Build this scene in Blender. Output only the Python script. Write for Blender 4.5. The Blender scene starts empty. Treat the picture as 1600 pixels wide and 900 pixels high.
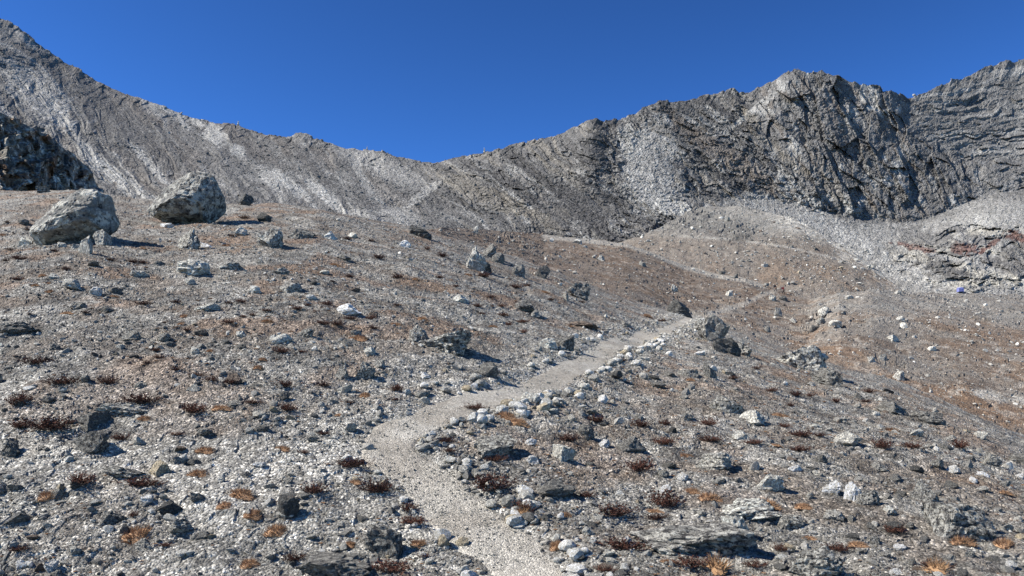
import bpy, bmesh, math, random
import numpy as np
from mathutils import Vector, Matrix, Euler

# ------------------------------------------------------------------ camera, sky, sun, exposure
SC = bpy.context.scene
COL = SC.collection
F, CX, CY = 1386.0, 800.0, 450.0          # focal length and centre in 1600x900 picture units
PITCH = math.atan(200.0 / F)
cam_d = bpy.data.cameras.new("camera")
cam_d.sensor_width = 36.0
cam_d.lens = F / 1600.0 * 36.0
cam_d.clip_start = 0.1
cam_d.clip_end = 20000
cam = bpy.data.objects.new("camera", cam_d)
COL.objects.link(cam)
cam.location = (0, 0, 0)
cam.rotation_euler = (math.pi / 2 + PITCH, 0, 0)
SC.camera = cam

SUN_AZ = math.radians(-101)                # from the view direction, negative = left
SUN_EL = math.radians(42)
world = bpy.data.worlds.new("World")
SC.world = world
world.use_nodes = True
wn = world.node_tree
sky = wn.nodes.new("ShaderNodeTexSky")
sky.sky_type = 'NISHITA'
sky.sun_disc = False
sky.sun_elevation = SUN_EL
sky.sun_rotation = SUN_AZ
sky.altitude = 5200
sky.air_density = 1.2
sky.dust_density = 0.0
sky.ozone_density = 6.0
bg = wn.nodes["Background"]
bg.inputs["Strength"].default_value = 0.05
hs = wn.nodes.new("ShaderNodeGamma")           # deep, polarised high-altitude blue
hs.inputs["Gamma"].default_value = 1.6
tn = wn.nodes.new("ShaderNodeMix"); tn.data_type = 'RGBA'; tn.blend_type = 'MULTIPLY'
tn.inputs[0].default_value = 1.0
tn.inputs[7].default_value = (0.78, 0.965, 0.92, 1)
wn.links.new(sky.outputs[0], hs.inputs["Color"])
wn.links.new(hs.outputs[0], tn.inputs[6])
wn.links.new(tn.outputs[2], bg.inputs["Color"])

sun_d = bpy.data.lights.new("sun", 'SUN')
sun_d.energy = 4.9
sun_d.angle = math.radians(0.53)
sun_d.color = (1.0, 0.955, 0.905)
sun = bpy.data.objects.new("sun", sun_d)
COL.objects.link(sun)
sv = Vector((math.sin(SUN_AZ) * math.cos(SUN_EL), math.cos(SUN_AZ) * math.cos(SUN_EL), math.sin(SUN_EL)))
sun.rotation_euler = (-sv).to_track_quat('-Z', 'Y').to_euler()
sun.location = sv * 300

SC.view_settings.view_transform = 'Standard'
SC.view_settings.look = 'None'
SC.view_settings.exposure = 0.93
SC.view_settings.gamma = 1.0

rng = np.random.default_rng(7)
random.seed(7)

# ------------------------------------------------------------------ numpy noise
def _h(ix, iy, iz, seed):
    h = (ix.astype(np.int64) * 374761393 + iy.astype(np.int64) * 668265263 + iz * 2147483647 + seed * 1274126177) & 0xFFFFFFFF
    h = ((h ^ (h >> 13)) * 1274126177) & 0xFFFFFFFF
    h = ((h ^ (h >> 16)) * 2246822519) & 0xFFFFFFFF
    return ((h ^ (h >> 15)) & 0xFFFFFF) / float(0x1000000)

def vn(x, y, seed=0):
    x = np.asarray(x, float); y = np.asarray(y, float)
    ix = np.floor(x); iy = np.floor(y)
    fx = x - ix; fy = y - iy
    fx = fx * fx * fx * (fx * (fx * 6 - 15) + 10); fy = fy * fy * fy * (fy * (fy * 6 - 15) + 10)
    a = _h(ix, iy, 0, seed); b = _h(ix + 1, iy, 0, seed); c = _h(ix, iy + 1, 0, seed); d = _h(ix + 1, iy + 1, 0, seed)
    return (a + (b - a) * fx) * (1 - fy) + (c + (d - c) * fx) * fy

def fbm(x, y, o=4, seed=0, gain=0.5):
    s = 0; amp = 1; tot = 0; ca, sa = math.cos(.6), math.sin(.6)
    for i in range(o):
        s = s + amp * vn(x, y, seed + i * 17); tot += amp; amp *= gain
        x, y = (x * ca - y * sa) * 2.03 + 11.3, (x * sa + y * ca) * 2.03 + 5.7
    return s / tot

def ridged(x, y, o=4, seed=0, gain=0.5):
    s = 0; amp = 1; tot = 0
    for i in range(o):
        s = s + amp * (1 - np.abs(2 * vn(x, y, seed + i * 31) - 1)); tot += amp; amp *= gain
        x, y = x * 2.07 + 3.1, y * 2.07 + 7.9
    return s / tot

def facet(x, y, seed=0, tilt=1.0):
    """blocky broken-rock relief: every cell is a tilted plane of its own"""
    x = np.asarray(x, float); y = np.asarray(y, float)
    ix = np.floor(x); iy = np.floor(y)
    best = np.full(x.shape, 1e9); val = np.zeros(x.shape)
    for dx in (-1, 0, 1):
        for dy in (-1, 0, 1):
            cx = ix + dx; cy = iy + dy
            px = cx + _h(cx, cy, 0, seed); py = cy + _h(cx, cy, 0, seed + 1)
            ex = x - px; ey = y - py
            d = ex * ex + ey * ey
            v = _h(cx, cy, 0, seed + 2) + tilt * ((_h(cx, cy, 0, seed + 3) - .5) * ex + (_h(cx, cy, 0, seed + 4) - .5) * ey)
            m = d < best
            best = np.where(m, d, best); val = np.where(m, v, val)
    return val

def vn3(p, seed=0):
    i = np.floor(p); f = p - i
    f = f * f * (3 - 2 * f)
    r = 0
    for dx in (0, 1):
        for dy in (0, 1):
            for dz in (0, 1):
                w = (f[:, 0] if dx else 1 - f[:, 0]) * (f[:, 1] if dy else 1 - f[:, 1]) * (f[:, 2] if dz else 1 - f[:, 2])
                r = r + w * _h(i[:, 0] + dx, i[:, 1] + dy, (i[:, 2] + dz).astype(np.int64), seed)
    return r

def ss(e0, e1, x):
    t = np.clip((x - e0) / (e1 - e0), 0, 1)
    return t * t * (3 - 2 * t)

def lerp(a, b, t):
    return a + (b - a) * t

# ------------------------------------------------------------------ picture geometry
ct, st = math.cos(PITCH), math.sin(PITCH)
def ray(px, py):
    """picture point -> (x/y, z/y) of its ray"""
    v = (CY - np.asarray(py, float)) / F
    u = (np.asarray(px, float) - CX) / F
    yd = ct - v * st
    return u / yd, (st + v * ct) / yd

def pix(x, y, z):
    f = y * ct + z * st
    return CX + F * x / f, CY - F * (-y * st + z * ct) / f

def line(pts, dense=False):
    """(px, py, D) polyline -> interpolators over a = x/y giving T = z/y and D"""
    p = np.array(pts, float)
    a, T = ray(p[:, 0], p[:, 1])
    o = np.argsort(a)
    a, T, D = a[o], T[o], p[o, 2]
    return lambda q: (np.interp(q, a, T), np.interp(q, a, D))

WARM = np.array([.985, .968, .868])            # the local stone is a slightly warm grey

# ------------------------------------------------------------------ object helpers
def mesh_obj(name, verts, faces, mat, parent=None, smooth=False, cols=None, link=True):
    me = bpy.data.meshes.new(name)
    verts = np.asarray(verts, np.float32)
    if isinstance(faces, np.ndarray):
        n, k = faces.shape
        me.vertices.add(len(verts)); me.vertices.foreach_set("co", verts.ravel())
        me.loops.add(n * k); me.loops.foreach_set("vertex_index", faces.ravel().astype(np.int32))
        me.polygons.add(n)
        me.polygons.foreach_set("loop_start", np.arange(0, n * k, k, dtype=np.int32))
        me.polygons.foreach_set("loop_total", np.full(n, k, dtype=np.int32))
        me.update(calc_edges=True)
    else:
        me.from_pydata([tuple(map(float, v)) for v in verts], [], faces)
    me.polygons.foreach_set("use_smooth", np.full(len(me.polygons), smooth, dtype=bool))
    if cols is not None:
        at = me.color_attributes.new("col", 'FLOAT_COLOR', 'POINT')
        c = np.ones((len(verts), 4), np.float32); c[:, :3] = cols * WARM
        at.data.foreach_set("color", c.ravel())
    if mat: me.materials.append(mat)
    me.validate()
    o = bpy.data.objects.new(name, me)
    if link: COL.objects.link(o)
    if parent: o.parent = parent
    return o

def grid_faces(nr, nc):
    i = np.arange(nr * nc).reshape(nr, nc)
    return np.stack([i[:-1, :-1], i[:-1, 1:], i[1:, 1:], i[1:, :-1]], -1).reshape(-1, 4)

def structure(o):
    o["kind"] = "structure"; return o

def tag(o, label, cat, group=None):
    o["label"] = label; o["category"] = cat
    if group: o["group"] = group
    return o

# ------------------------------------------------------------------ materials
def nodes(name):
    m = bpy.data.materials.new(name); m.use_nodes = True
    nt = m.node_tree; b = nt.nodes["Principled BSDF"]
    b.inputs["Roughness"].default_value = .92
    b.inputs["Specular IOR Level"].default_value = .15
    def N(t, **kw):
        n = nt.nodes.new(t)
        for k, v in kw.items(): setattr(n, k, v)
        return n
    return m, nt, b, N

def ramp(N, stops, interp='LINEAR'):
    r = N("ShaderNodeValToRGB"); cr = r.color_ramp; cr.interpolation = interp
    while len(cr.elements) < len(stops): cr.elements.new(.5)
    for e, (p, c) in zip(cr.elements, stops):
        e.position = p
        e.color = (c, c, c, 1) if not isinstance(c, tuple) else (*c, 1)
    return r

def mul(nt, N, a, b, fac=1.0, mode='MULTIPLY'):
    m = N("ShaderNodeMix", data_type='RGBA', blend_type=mode)
    m.inputs[0].default_value = fac
    nt.links.new(a, m.inputs[6]); nt.links.new(b, m.inputs[7])
    return m.outputs[2]

def ground_material(name, cell, bump=.03, contrast=1.0, stretch=(1, 1, 1)):
    """colour comes from the surface's own 'col', broken up into stony grains of size cell (m)"""
    m, nt, b, N = nodes(name); L = nt.links.new
    tc = N("ShaderNodeTexCoord"); mp = N("ShaderNodeMapping"); L(tc.outputs["Object"], mp.inputs[0])
    mp.inputs["Scale"].default_value = stretch
    at = N("ShaderNodeAttribute", attribute_name="col")
    v1 = N("ShaderNodeTexVoronoi"); v1.inputs["Scale"].default_value = 1 / cell; L(mp.outputs[0], v1.inputs["Vector"])
    v2 = N("ShaderNodeTexVoronoi"); v2.inputs["Scale"].default_value = .34 / cell; L(mp.outputs[0], v2.inputs["Vector"])
    nz = N("ShaderNodeTexNoise"); nz.inputs["Scale"].default_value = .9 / cell; nz.inputs["Detail"].default_value = 7; nz.inputs["Roughness"].default_value = .68
    L(mp.outputs[0], nz.inputs["Vector"])
    s1 = N("ShaderNodeSeparateColor"); L(v1.outputs["Color"], s1.inputs[0])
    s2 = N("ShaderNodeSeparateColor"); L(v2.outputs["Color"], s2.inputs[0])
    lo = 1 - .6 * contrast; hi = 1 + .75 * contrast
    r1 = ramp(N, [(0, lo), (.3, (1 + lo) / 2), (.75, 1.05), (.93, hi), (1, hi * 1.25)]); L(s1.outputs[0], r1.inputs[0])
    r2 = ramp(N, [(0, 1 - .35 * contrast), (.5, 1.0), (1, 1 + .4 * contrast)]); L(s2.outputs[1], r2.inputs[0])
    r3 = ramp(N, [(.28, 1 - .6 * contrast), (.5, 1.0), (.72, 1 + .6 * contrast)]); L(nz.outputs[0], r3.inputs[0])
    c = mul(nt, N, at.outputs["Color"], r1.outputs[0]); c = mul(nt, N, c, r2.outputs[0]); c = mul(nt, N, c, r3.outputs[0])
    L(c, b.inputs["Base Color"])
    ad = N("ShaderNodeMath", operation='SUBTRACT'); L(nz.outputs[0], ad.inputs[0]); L(v1.outputs["Distance"], ad.inputs[1])
    bp = N("ShaderNodeBump"); bp.inputs["Strength"].default_value = 1; bp.inputs["Distance"].default_value = bump
    L(ad.outputs[0], bp.inputs["Height"]); L(bp.outputs[0], b.inputs["Normal"])
    return m

def rock_material(name, instanced=False, lichen=.5, dark=.45, scale=2.2, bump=.12):
    """grey rock in the colour of its object (or instance), with pale lichen and black crust"""
    m, nt, b, N = nodes(name); L = nt.links.new
    tc = N("ShaderNodeTexCoord"); oi = N("ShaderNodeObjectInfo")
    of = N("ShaderNodeMath", operation='MULTIPLY'); of.inputs[1].default_value = 91.7; L(oi.outputs["Random"], of.inputs[0])
    va = N("ShaderNodeVectorMath", operation='ADD'); L(tc.outputs["Object"], va.inputs[0]); L(of.outputs[0], va.inputs[1])
    if instanced:
        at = N("ShaderNodeAttribute", attribute_type='INSTANCER', attribute_name="tint"); tint = at.outputs["Color"]
    else:
        tint = oi.outputs["Color"]
    def noise(sc, det, rough):
        n = N("ShaderNodeTexNoise"); n.inputs["Scale"].default_value = sc; n.inputs["Detail"].default_value = det; n.inputs["Roughness"].default_value = rough
        L(va.outputs[0], n.inputs["Vector"]); return n
    n1 = noise(scale * 1.8, 9, .78); n2 = noise(scale * 2.6, 9, .78); n3 = noise(scale * 9, 6, .75)
    r3 = ramp(N, [(.28, .45), (.5, 1.0), (.72, 1.6)]); L(n3.outputs[0], r3.inputs[0])
    c = mul(nt, N, tint, r3.outputs[0])
    lm = ramp(N, [(.60 - .2 * lichen, 0.0), (.65 - .2 * lichen, 1.0)]); L(n1.outputs[0], lm.inputs[0])
    wh = N("ShaderNodeMix", data_type='RGBA', blend_type='MULTIPLY'); wh.inputs[0].default_value = 1
    L(tint, wh.inputs[6]); wh.inputs[7].default_value = (2.5, 2.5, 2.42, 1)
    mx = N("ShaderNodeMix", data_type='RGBA', clamp_result=True); L(lm.outputs[0], mx.inputs[0]); L(c, mx.inputs[6]); L(wh.outputs[2], mx.inputs[7])
    dm = ramp(N, [(.64 - .2 * dark, 0.0), (.69 - .2 * dark, .9)]); L(n2.outputs[0], dm.inputs[0])
    mx2 = N("ShaderNodeMix", data_type='RGBA'); L(dm.outputs[0], mx2.inputs[0]); L(mx.outputs[2], mx2.inputs[6]); mx2.inputs[7].default_value = (.03, .029, .03, 1)
    L(mx2.outputs[2], b.inputs["Base Color"])
    bp = N("ShaderNodeBump"); bp.inputs["Strength"].default_value = .9; bp.inputs["Distance"].default_value = bump
    L(n3.outputs[0], bp.inputs["Height"]); L(bp.outputs[0], b.inputs["Normal"])
    return m

def plant_material(name, c0, c1, sc=30):
    m, nt, b, N = nodes(name); L = nt.links.new
    tc = N("ShaderNodeTexCoord"); oi = N("ShaderNodeObjectInfo")
    n = N("ShaderNodeTexNoise"); n.inputs["Scale"].default_value = sc; L(tc.outputs["Object"], n.inputs["Vector"])
    ad = N("ShaderNodeMath", operation='MULTIPLY_ADD'); L(oi.outputs["Random"], ad.inputs[0]); ad.inputs[1].default_value = .3; L(n.outputs[0], ad.inputs[2])
    r = ramp(N, [(.3, c0), (.9, c1)]); L(ad.outputs[0], r.inputs[0]); L(r.outputs[0], b.inputs["Base Color"])
    return m

def plain_material(name, c, rough=.8, sc=8.0):
    m, nt, b, N = nodes(name); L = nt.links.new
    tc = N("ShaderNodeTexCoord"); n = N("ShaderNodeTexNoise"); n.inputs["Scale"].default_value = sc; L(tc.outputs["Object"], n.inputs["Vector"])
    r = ramp(N, [(.25, tuple(.75 * k for k in c)), (.75, tuple(min(1, 1.2 * k) for k in c))]); L(n.outputs[0], r.inputs[0]); L(r.outputs[0], b.inputs["Base Color"])
    b.inputs["Roughness"].default_value = rough
    return m

M_GROUND = ground_material("near_ground", .03, .022, .95)
M_PATH = ground_material("trodden_path", .018, .011, .42)
M_MID = ground_material("moraine", .22, .1, .45)
M_MTN = ground_material("mountain_rock", .8, .4, .42)
M_CRAG = ground_material("crag_rock", .35, .25, .9)
M_ROCK = rock_material("boulder_rock", False, .6, .72, 2.6, .1)
M_ROCK_D = rock_material("dark_boulder_rock", False, .45, .5, 3.0, .1)
M_ROCK_P = rock_material("pale_boulder_rock", False, .5, .38, 3.0, .08)
M_PEB = rock_material("path_stone_rock", False, .4, .1, 1.8, .06)
M_STONE = rock_material("stone_rock", True, .2, .2, 1.6, .06)
M_HEATH = plant_material("heather_leaf", (.032, .016, .012), (.115, .05, .032), 18)
M_TWIG = plain_material("heather_twig", (.06, .04, .032))
M_TUFT = plant_material("dry_cushion_grass", (.19, .105, .056), (.40, .25, .14), 14)
M_STRAW = plant_material("dry_straw", (.2, .11, .055), (.38, .24, .125), 14)

# ------------------------------------------------------------------ terrain sheets
class Sheet:
    """a slope seen from its foot: z/y rises from foot line to crest line, then the far side falls away"""
    def __init__(self, crest, foot, p=1.3, back=.35):
        self.crest, self.foot, self.p, self.back = line(crest), line(foot), p, back
    def base(self, x, y):
        a = x / y
        Tc, Dc = self.crest(a); T0, D0 = self.foot(a)
        u = 1 / np.maximum(y, 1e-3); uc = 1 / Dc; u0 = 1 / D0
        w = np.clip((u - uc) / (u0 - uc), 0, 1)
        z = y * (Tc - (Tc - T0) * w ** self.p)
        e = np.maximum(y - Dc, 0)
        z = np.where(y > Dc, Dc * Tc + Tc * e - e * e * self.back / np.maximum(e + 12, 1) - .0 * e, z)
        near = y < D0
        z = np.where(near, T0 * D0 + .06 * (y - D0), z)
        return z
    def grid(self, a, n, nb, nf=0, dnear=1.0):
        Tc, Dc = self.crest(a); T0, D0 = self.foot(a)
        w = np.linspace(1, 0, n)[:, None]
        D = 1 / (1 / Dc + (1 / D0 - 1 / Dc) * w)
        rows = [D]
        if nf:
            rows.insert(0, np.linspace(dnear, 1, nf, endpoint=False)[:, None] * np.ones_like(D0) if False else (dnear + (D0 - dnear) * np.linspace(0, 1, nf, endpoint=False)[:, None]))
        if nb:
            rows.append(Dc * (1 + np.geomspace(.01, 1.3, nb)[:, None]))
        return np.concatenate(rows, 0)

def columns(p0, p1, step, m0=None, m1=None, py=450):
    c = np.arange(p0, p1 + .01, step)
    if m0 is not None: c = np.concatenate([np.linspace(m0, p0, 40, endpoint=False), c])
    if m1 is not None: c = np.concatenate([c, np.linspace(p1, m1, 41)[1:]])
    return ray(c, np.full_like(c, py))[0]

NEAR = Sheet(
    [(-700, 340, 62), (-200, 314, 62), (0, 303, 60), (60, 300, 58), (150, 300, 56), (210, 312, 54), (350, 322, 52), (420, 322, 52), (500, 328, 54), (560, 340, 57),
     (640, 353, 60), (700, 371, 62), (760, 392, 64), (820, 412, 65), (860, 425, 66), (930, 452, 66), (1000, 476, 66), (1060, 490, 66), (1110, 500, 64),
     (1170, 524, 60), (1230, 546, 57), (1330, 581, 52), (1431, 613, 48), (1520, 648, 45), (1600, 682, 42), (1800, 740, 38), (2300, 830, 34)],
    [(-700, 900, 9.5), (0, 900, 9), (1600, 900, 9), (2300, 920, 9)], 1.3)
MID = Sheet(
    [(300, 372, 110), (560, 366, 130), (690, 356, 170), (780, 360, 220), (850, 367, 255), (900, 372, 262), (980, 381, 262), (1010, 391, 260), (1070, 415, 250), (1120, 428, 243),
     (1160, 434, 238), (1200, 447, 232), (1218, 452, 228), (1240, 460, 220), (1262, 468, 208), (1290, 463, 198), (1310, 457, 196), (1360, 452, 200), (1400, 455, 205),
     (1450, 458, 212), (1500, 459, 220), (1560, 460, 228), (1600, 463, 232), (1750, 470, 240), (2300, 490, 240)],
    [(300, 430, 90), (600, 440, 98), (850, 500, 108), (1060, 570, 110), (1300, 665, 105), (1600, 740, 95), (2300, 820, 90)], 1.25)
KNOLL = Sheet(
    [(860, 395, 290), (940, 385, 296), (1000, 371, 300), (1030, 356, 310), (1070, 334, 325), (1100, 324, 330), (1150, 321, 330), (1190, 328, 326), (1240, 341, 318), (1280, 361, 308),
     (1320, 386, 298), (1370, 421, 286), (1410, 452, 276), (1470, 500, 262)],
    [(860, 500, 235), (1060, 500, 240), (1250, 520, 240), (1470, 540, 240)], 1.2)
CRAG = Sheet(
    [(-500, 90, 70), (-300, 118, 72), (-100, 150, 74), (0, 172, 76), (20, 181, 78), (45, 195, 81), (75, 213, 86), (100, 234, 91), (120, 247, 95), (138, 262, 99), (149, 285, 102), (165, 303, 104), (190, 330, 106)],
    [(-500, 345, 63), (0, 335, 66), (100, 338, 78), (190, 345, 96)], 1.0)

# the trodden path: picture points on the near slope, turned into ground points
def near_hit(px, py):
    a, T = ray(px, py)
    Tc, Dc = NEAR.crest(a); T0, D0 = NEAR.foot(a)
    w = np.clip((Tc - T) / (Tc - T0), 1e-4, None) ** (1 / NEAR.p)
    D = 1 / (1 / Dc + (1 / D0 - 1 / Dc) * w)
    return a * D, D

PATH_PX = [(850, 960), (838, 905), (815, 872), (775, 842), (738, 813), (705, 785), (675, 757), (640, 727), (612, 702), (607, 686), (625, 668), (665, 650), (715, 632), (770, 616),
           (820, 603), (870, 586), (915, 566), (945, 550), (975, 537), (1010, 523), (1045, 510), (1068, 500), (1082, 494)]
_p = np.array(PATH_PX, float)
_x, _y = near_hit(_p[:, 0], _p[:, 1])
_y = np.where(_p[:, 1] > 900, 7.0, _y); _x = np.where(_p[:, 1] > 900, .25, _x)
def catmull(P, n):
    P = np.array(P, float); P = np.vstack([2 * P[0] - P[1], P, 2 * P[-1] - P[-2]])
    out = []
    for i in range(1, len(P) - 2):
        t = np.linspace(0, 1, n, endpoint=False)[:, None]
        a, b, c, d = P[i - 1], P[i], P[i + 1], P[i + 2]
        out.append(.5 * (2 * b + (c - a) * t + (2 * a - 5 * b + 4 * c - d) * t * t + (3 * b - a - 3 * c + d) * t ** 3))
    out.append(P[-2][None])
    return np.vstack(out)
PATH = catmull(np.c_[_x, _y], 9)
def path_dist(x, y):
    """distance to the path's centre line, and the path's half width there"""
    sh = np.shape(x); x = np.ravel(x); y = np.ravel(y)
    d2 = np.full(x.shape, 1e9)
    m = (x > -8) & (x < 16) & (y > 3)
    xm, ym = x[m], y[m]; dm = np.full(xm.shape, 1e9)
    for i in range(len(PATH) - 1):
        ax, ay = PATH[i]; bx, by = PATH[i + 1]
        vx, vy = bx - ax, by - ay; l2 = vx * vx + vy * vy + 1e-9
        t = np.clip(((xm - ax) * vx + (ym - ay) * vy) / l2, 0, 1)
        dm = np.minimum(dm, (xm - ax - t * vx) ** 2 + (ym - ay - t * vy) ** 2)
    d2[m] = dm
    hw = .29 - .001 * np.clip(y - 9, 0, 40) + .42 * (fbm(x * .8, y * .8, 3, 55) - .5)
    return np.sqrt(d2).reshape(sh), hw.reshape(sh)

def near_height(x, y, fine=True):
    z = NEAR.base(x, y)
    f = ss(2, 10, y)
    z = z + f * .55 * (fbm(x / 7, y / 7, 3, 1) - .5) * ss(6, 25, y) * 1.3
    d, hw = path_dist(x, y)
    m = 1 - ss(hw - .12, hw + .42, d)
    right = ss(.2, 2.5, x - np.interp(y, PATH[:, 1], PATH[:, 0]))
    r = .22 * (fbm(x / 1.3, y / 1.3, 4, 9) - .5)
    if fine:
        r = r + .06 * (ridged(x * 2.3, y * 2.3, 3, 21) - .5) + .028 * (facet(x * 7, y * 7, 33, 1.3) - .5)
        oc = ss(.55, .7, fbm(x / 2.4, y / 2.4, 3, 71)) * (.35 + .65 * right)
        r = r + oc * (.15 * (ridged(x * .9 + y * .3, y * .7, 4, 44) - .45) + .04 * (facet(x * 3.1, y * 2.6, 45, 1.4) - .5))
    return z + (1 - m) * r * f - m * .035

# ---- near slope
a_near = columns(-40, 1640, 1.75, -700, 2300, 600)
Dn = NEAR.grid(a_near, 520, 16, 16, 1.2)
Xn = a_near[None] * Dn
Zn = near_height(Xn, Dn)

def near_colour(x, y, z):
    px, py = pix(x, y, z)
    n1 = fbm(x / 3.2, y / 3.2, 4, 101); n2 = fbm(x / .9, y / .9, 4, 111); n3 = fbm(x * 3, y * 3, 3, 121)
    grey = np.array([.24, .231, .22]); pale = np.array([.345, .336, .322]); brown = np.array([.15, .125, .106]); rust = np.array([.19, .122, .082]); dark = np.array([.075, .071, .069])
    d, hw = path_dist(x, y)
    left = ss(60, -60, (px - np.interp(py, [500, 690, 900], [1050, 610, 830])))
    wpale = np.clip(ss(480, 780, py) * left * .75 + 1.1 * np.exp(-np.clip(d - hw, 0, None) / (.5 + .02 * np.clip(y - 10, 0, 40))) , 0, 1) * (.35 + .9 * n2) * ss(.3, .55, .5 * n1 + .5 * n3)
    wbrown = (ss(.44, .62, n2) * .65) * np.clip(1 - .75 * ss(520, 800, py) * left, .15, 1) * (.5 + n1)
    wrust = ss(.58, .7, fbm(x / 1.4, y / 1.4, 3, 131)) * .55 * (1 - .6 * ss(500, 800, py))
    wdark = ss(.56, .72, fbm(x * 1.6, y * 1.6, 3, 141)) * .65
    c = np.broadcast_to(grey, x.shape + (3,)).copy()
    for w, k in ((wdark, dark), (wbrown, brown), (wrust, rust), (wpale, pale)):
        w = np.clip(w, 0, 1)[..., None]; c = c * (1 - w) + k * w
    return c * (.74 + .48 * n3[..., None])
Cn = near_colour(Xn, Dn, Zn)
structure(mesh_obj("slope_ground", np.stack([Xn, Dn, Zn], -1).reshape(-1, 3), grid_faces(*Dn.shape), M_GROUND, cols=Cn.reshape(-1, 3)))

# ---- path strip
tg = np.gradient(PATH, axis=0); tg /= np.linalg.norm(tg, axis=1)[:, None]
nrm = np.c_[tg[:, 1], -tg[:, 0]]
k = np.linspace(-1.15, 1.15, 26)
PX = PATH[:, 0][:, None] + nrm[:, 0][:, None] * k * .95; PY = PATH[:, 1][:, None] + nrm[:, 1][:, None] * k * .95
def path_height(x, y):
    return near_height(x, y, False) * 0 + NEAR.base(x, y) + .55 * (fbm(x / 7, y / 7, 3, 1) - .5) * ss(6, 25, y) * 1.3 * ss(2, 10, y) - .016 + .03 * (fbm(x * 2.2, y * 2.2, 4, 61) - .5)
PZ = path_height(PX, PY)
_d, _hw = path_dist(PX, PY); PZ = PZ - .55 * np.clip(_d - _hw - .04, 0, None)      # its edges run under the gravel
pn = fbm(PX * 1.5, PY * 1.5, 4, 63)[..., None]
pc = lerp(np.array([.305, .282, .256]), np.array([.38, .36, .334]), ss(.35, .65, pn)) * (.85 + .3 * fbm(PX * 8, PY * 8, 2, 64)[..., None])
structure(mesh_obj("path", np.stack([PX, PY, PZ], -1).reshape(-1, 3), grid_faces(*PX.shape), M_PATH, cols=pc.reshape(-1, 3)))

# ---- middle moraine
def mid_height(x, y):
    z = MID.base(x, y)
    z = z + 2.6 * (fbm(x / 38, y / 38, 3, 201) - .5) * ss(1, .82, y / MID.crest(x / y)[1]) * 1.2
    z = z + .9 * (fbm(x / 9, y / 9, 4, 203) - .5) + .25 * (facet(x / 1.6, y / 1.6, 205, 1.2) - .5)
    px, py = pix(x, y, z)
    rk = ss(60, 20, np.hypot((px - 1290) / 1.0, (py - 500) * 1.6)) + .6 * ss(.6, .72, fbm(x / 14, y / 14, 3, 207))
    return z + rk * .9 * (facet(x / 3.2, y / 3.2, 209, 1.4) - .4)
a_mid = columns(500, 1640, 1.9, 300, 2300, 450)
Dm = MID.grid(a_mid, 210, 14)
Xm = a_mid[None] * Dm
Zm = mid_height(Xm, Dm)
def seg_mask(px, py, pts, w):
    """soft mask round a picture polyline"""
    best = np.full(np.shape(px), 1e9)
    for (ax, ay), (bx, by) in zip(pts[:-1], pts[1:]):
        vx, vy = bx - ax, by - ay; l2 = vx * vx + vy * vy
        t = np.clip(((px - ax) * vx + (py - ay) * vy) / l2, 0, 1)
        best = np.minimum(best, np.hypot(px - ax - t * vx, py - ay - t * vy))
    return best / w
def mid_colour(x, y, z):
    px, py = pix(x, y, z)
    n1 = fbm(x / 22, y / 22, 4, 221); n2 = fbm(x / 5, y / 5, 4, 223); n3 = fbm(x / 1.3, y / 1.3, 3, 225)
    grey = np.array([.235, .225, .215]); brown = np.array([.155, .123, .102]); orange = np.array([.195, .13, .09]); pale = np.array([.38, .365, .345])
    c = np.broadcast_to(grey, x.shape + (3,)).copy()
    upper = ss(1290, 1180, px) * ss(500, 440, py)
    wb = np.clip(.42 + .45 * ss(.35, .6, n2) + .35 * upper - .55 * ss(1230, 1330, px) * ss(520, 470, py), 0, 1)
    wo = np.clip(ss(.44, .62, n1 * .6 + n2 * .4) * (.3 + .5 * ss(480, 570, py)), 0, 1) * (1 - .8 * ss(1250, 1330, px) * ss(500, 470, py))
    wp = ss(1.6, .6, 1.4 * seg_mask(px, py, [(850, 369), (900, 374), (980, 383), (1012, 393), (1070, 417), (1120, 431), (1160, 437), (1195, 447)], 5)) * .65
    wp = np.maximum(wp, ss(1.7, .5, seg_mask(px, py, [(1080, 497), (1120, 488), (1165, 474), (1190, 461), (1212, 455)], 3.2)) * .5)
    wp = np.maximum(wp, ss(1.5, .5, seg_mask(px, py, [(1500, 612), (1550, 618), (1620, 630)], 7)) * .9 * ss(.35, .55, n3))
    wp = np.maximum(wp, .35 * ss(.56, .7, n3) * ss(.4, .6, n2))
    for w, k_ in ((wb, brown), (wo, orange), (wp, pale)):
        w = np.clip(w, 0, 1)[..., None]; c = c * (1 - w) + k_ * w
    return c * (.74 + .26 * n3[..., None])
structure(mesh_obj("moraine", np.stack([Xm, Dm, Zm], -1).reshape(-1, 3), grid_faces(*Dm.shape), M_MID, cols=mid_colour(Xm, Dm, Zm).reshape(-1, 3)))

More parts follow.
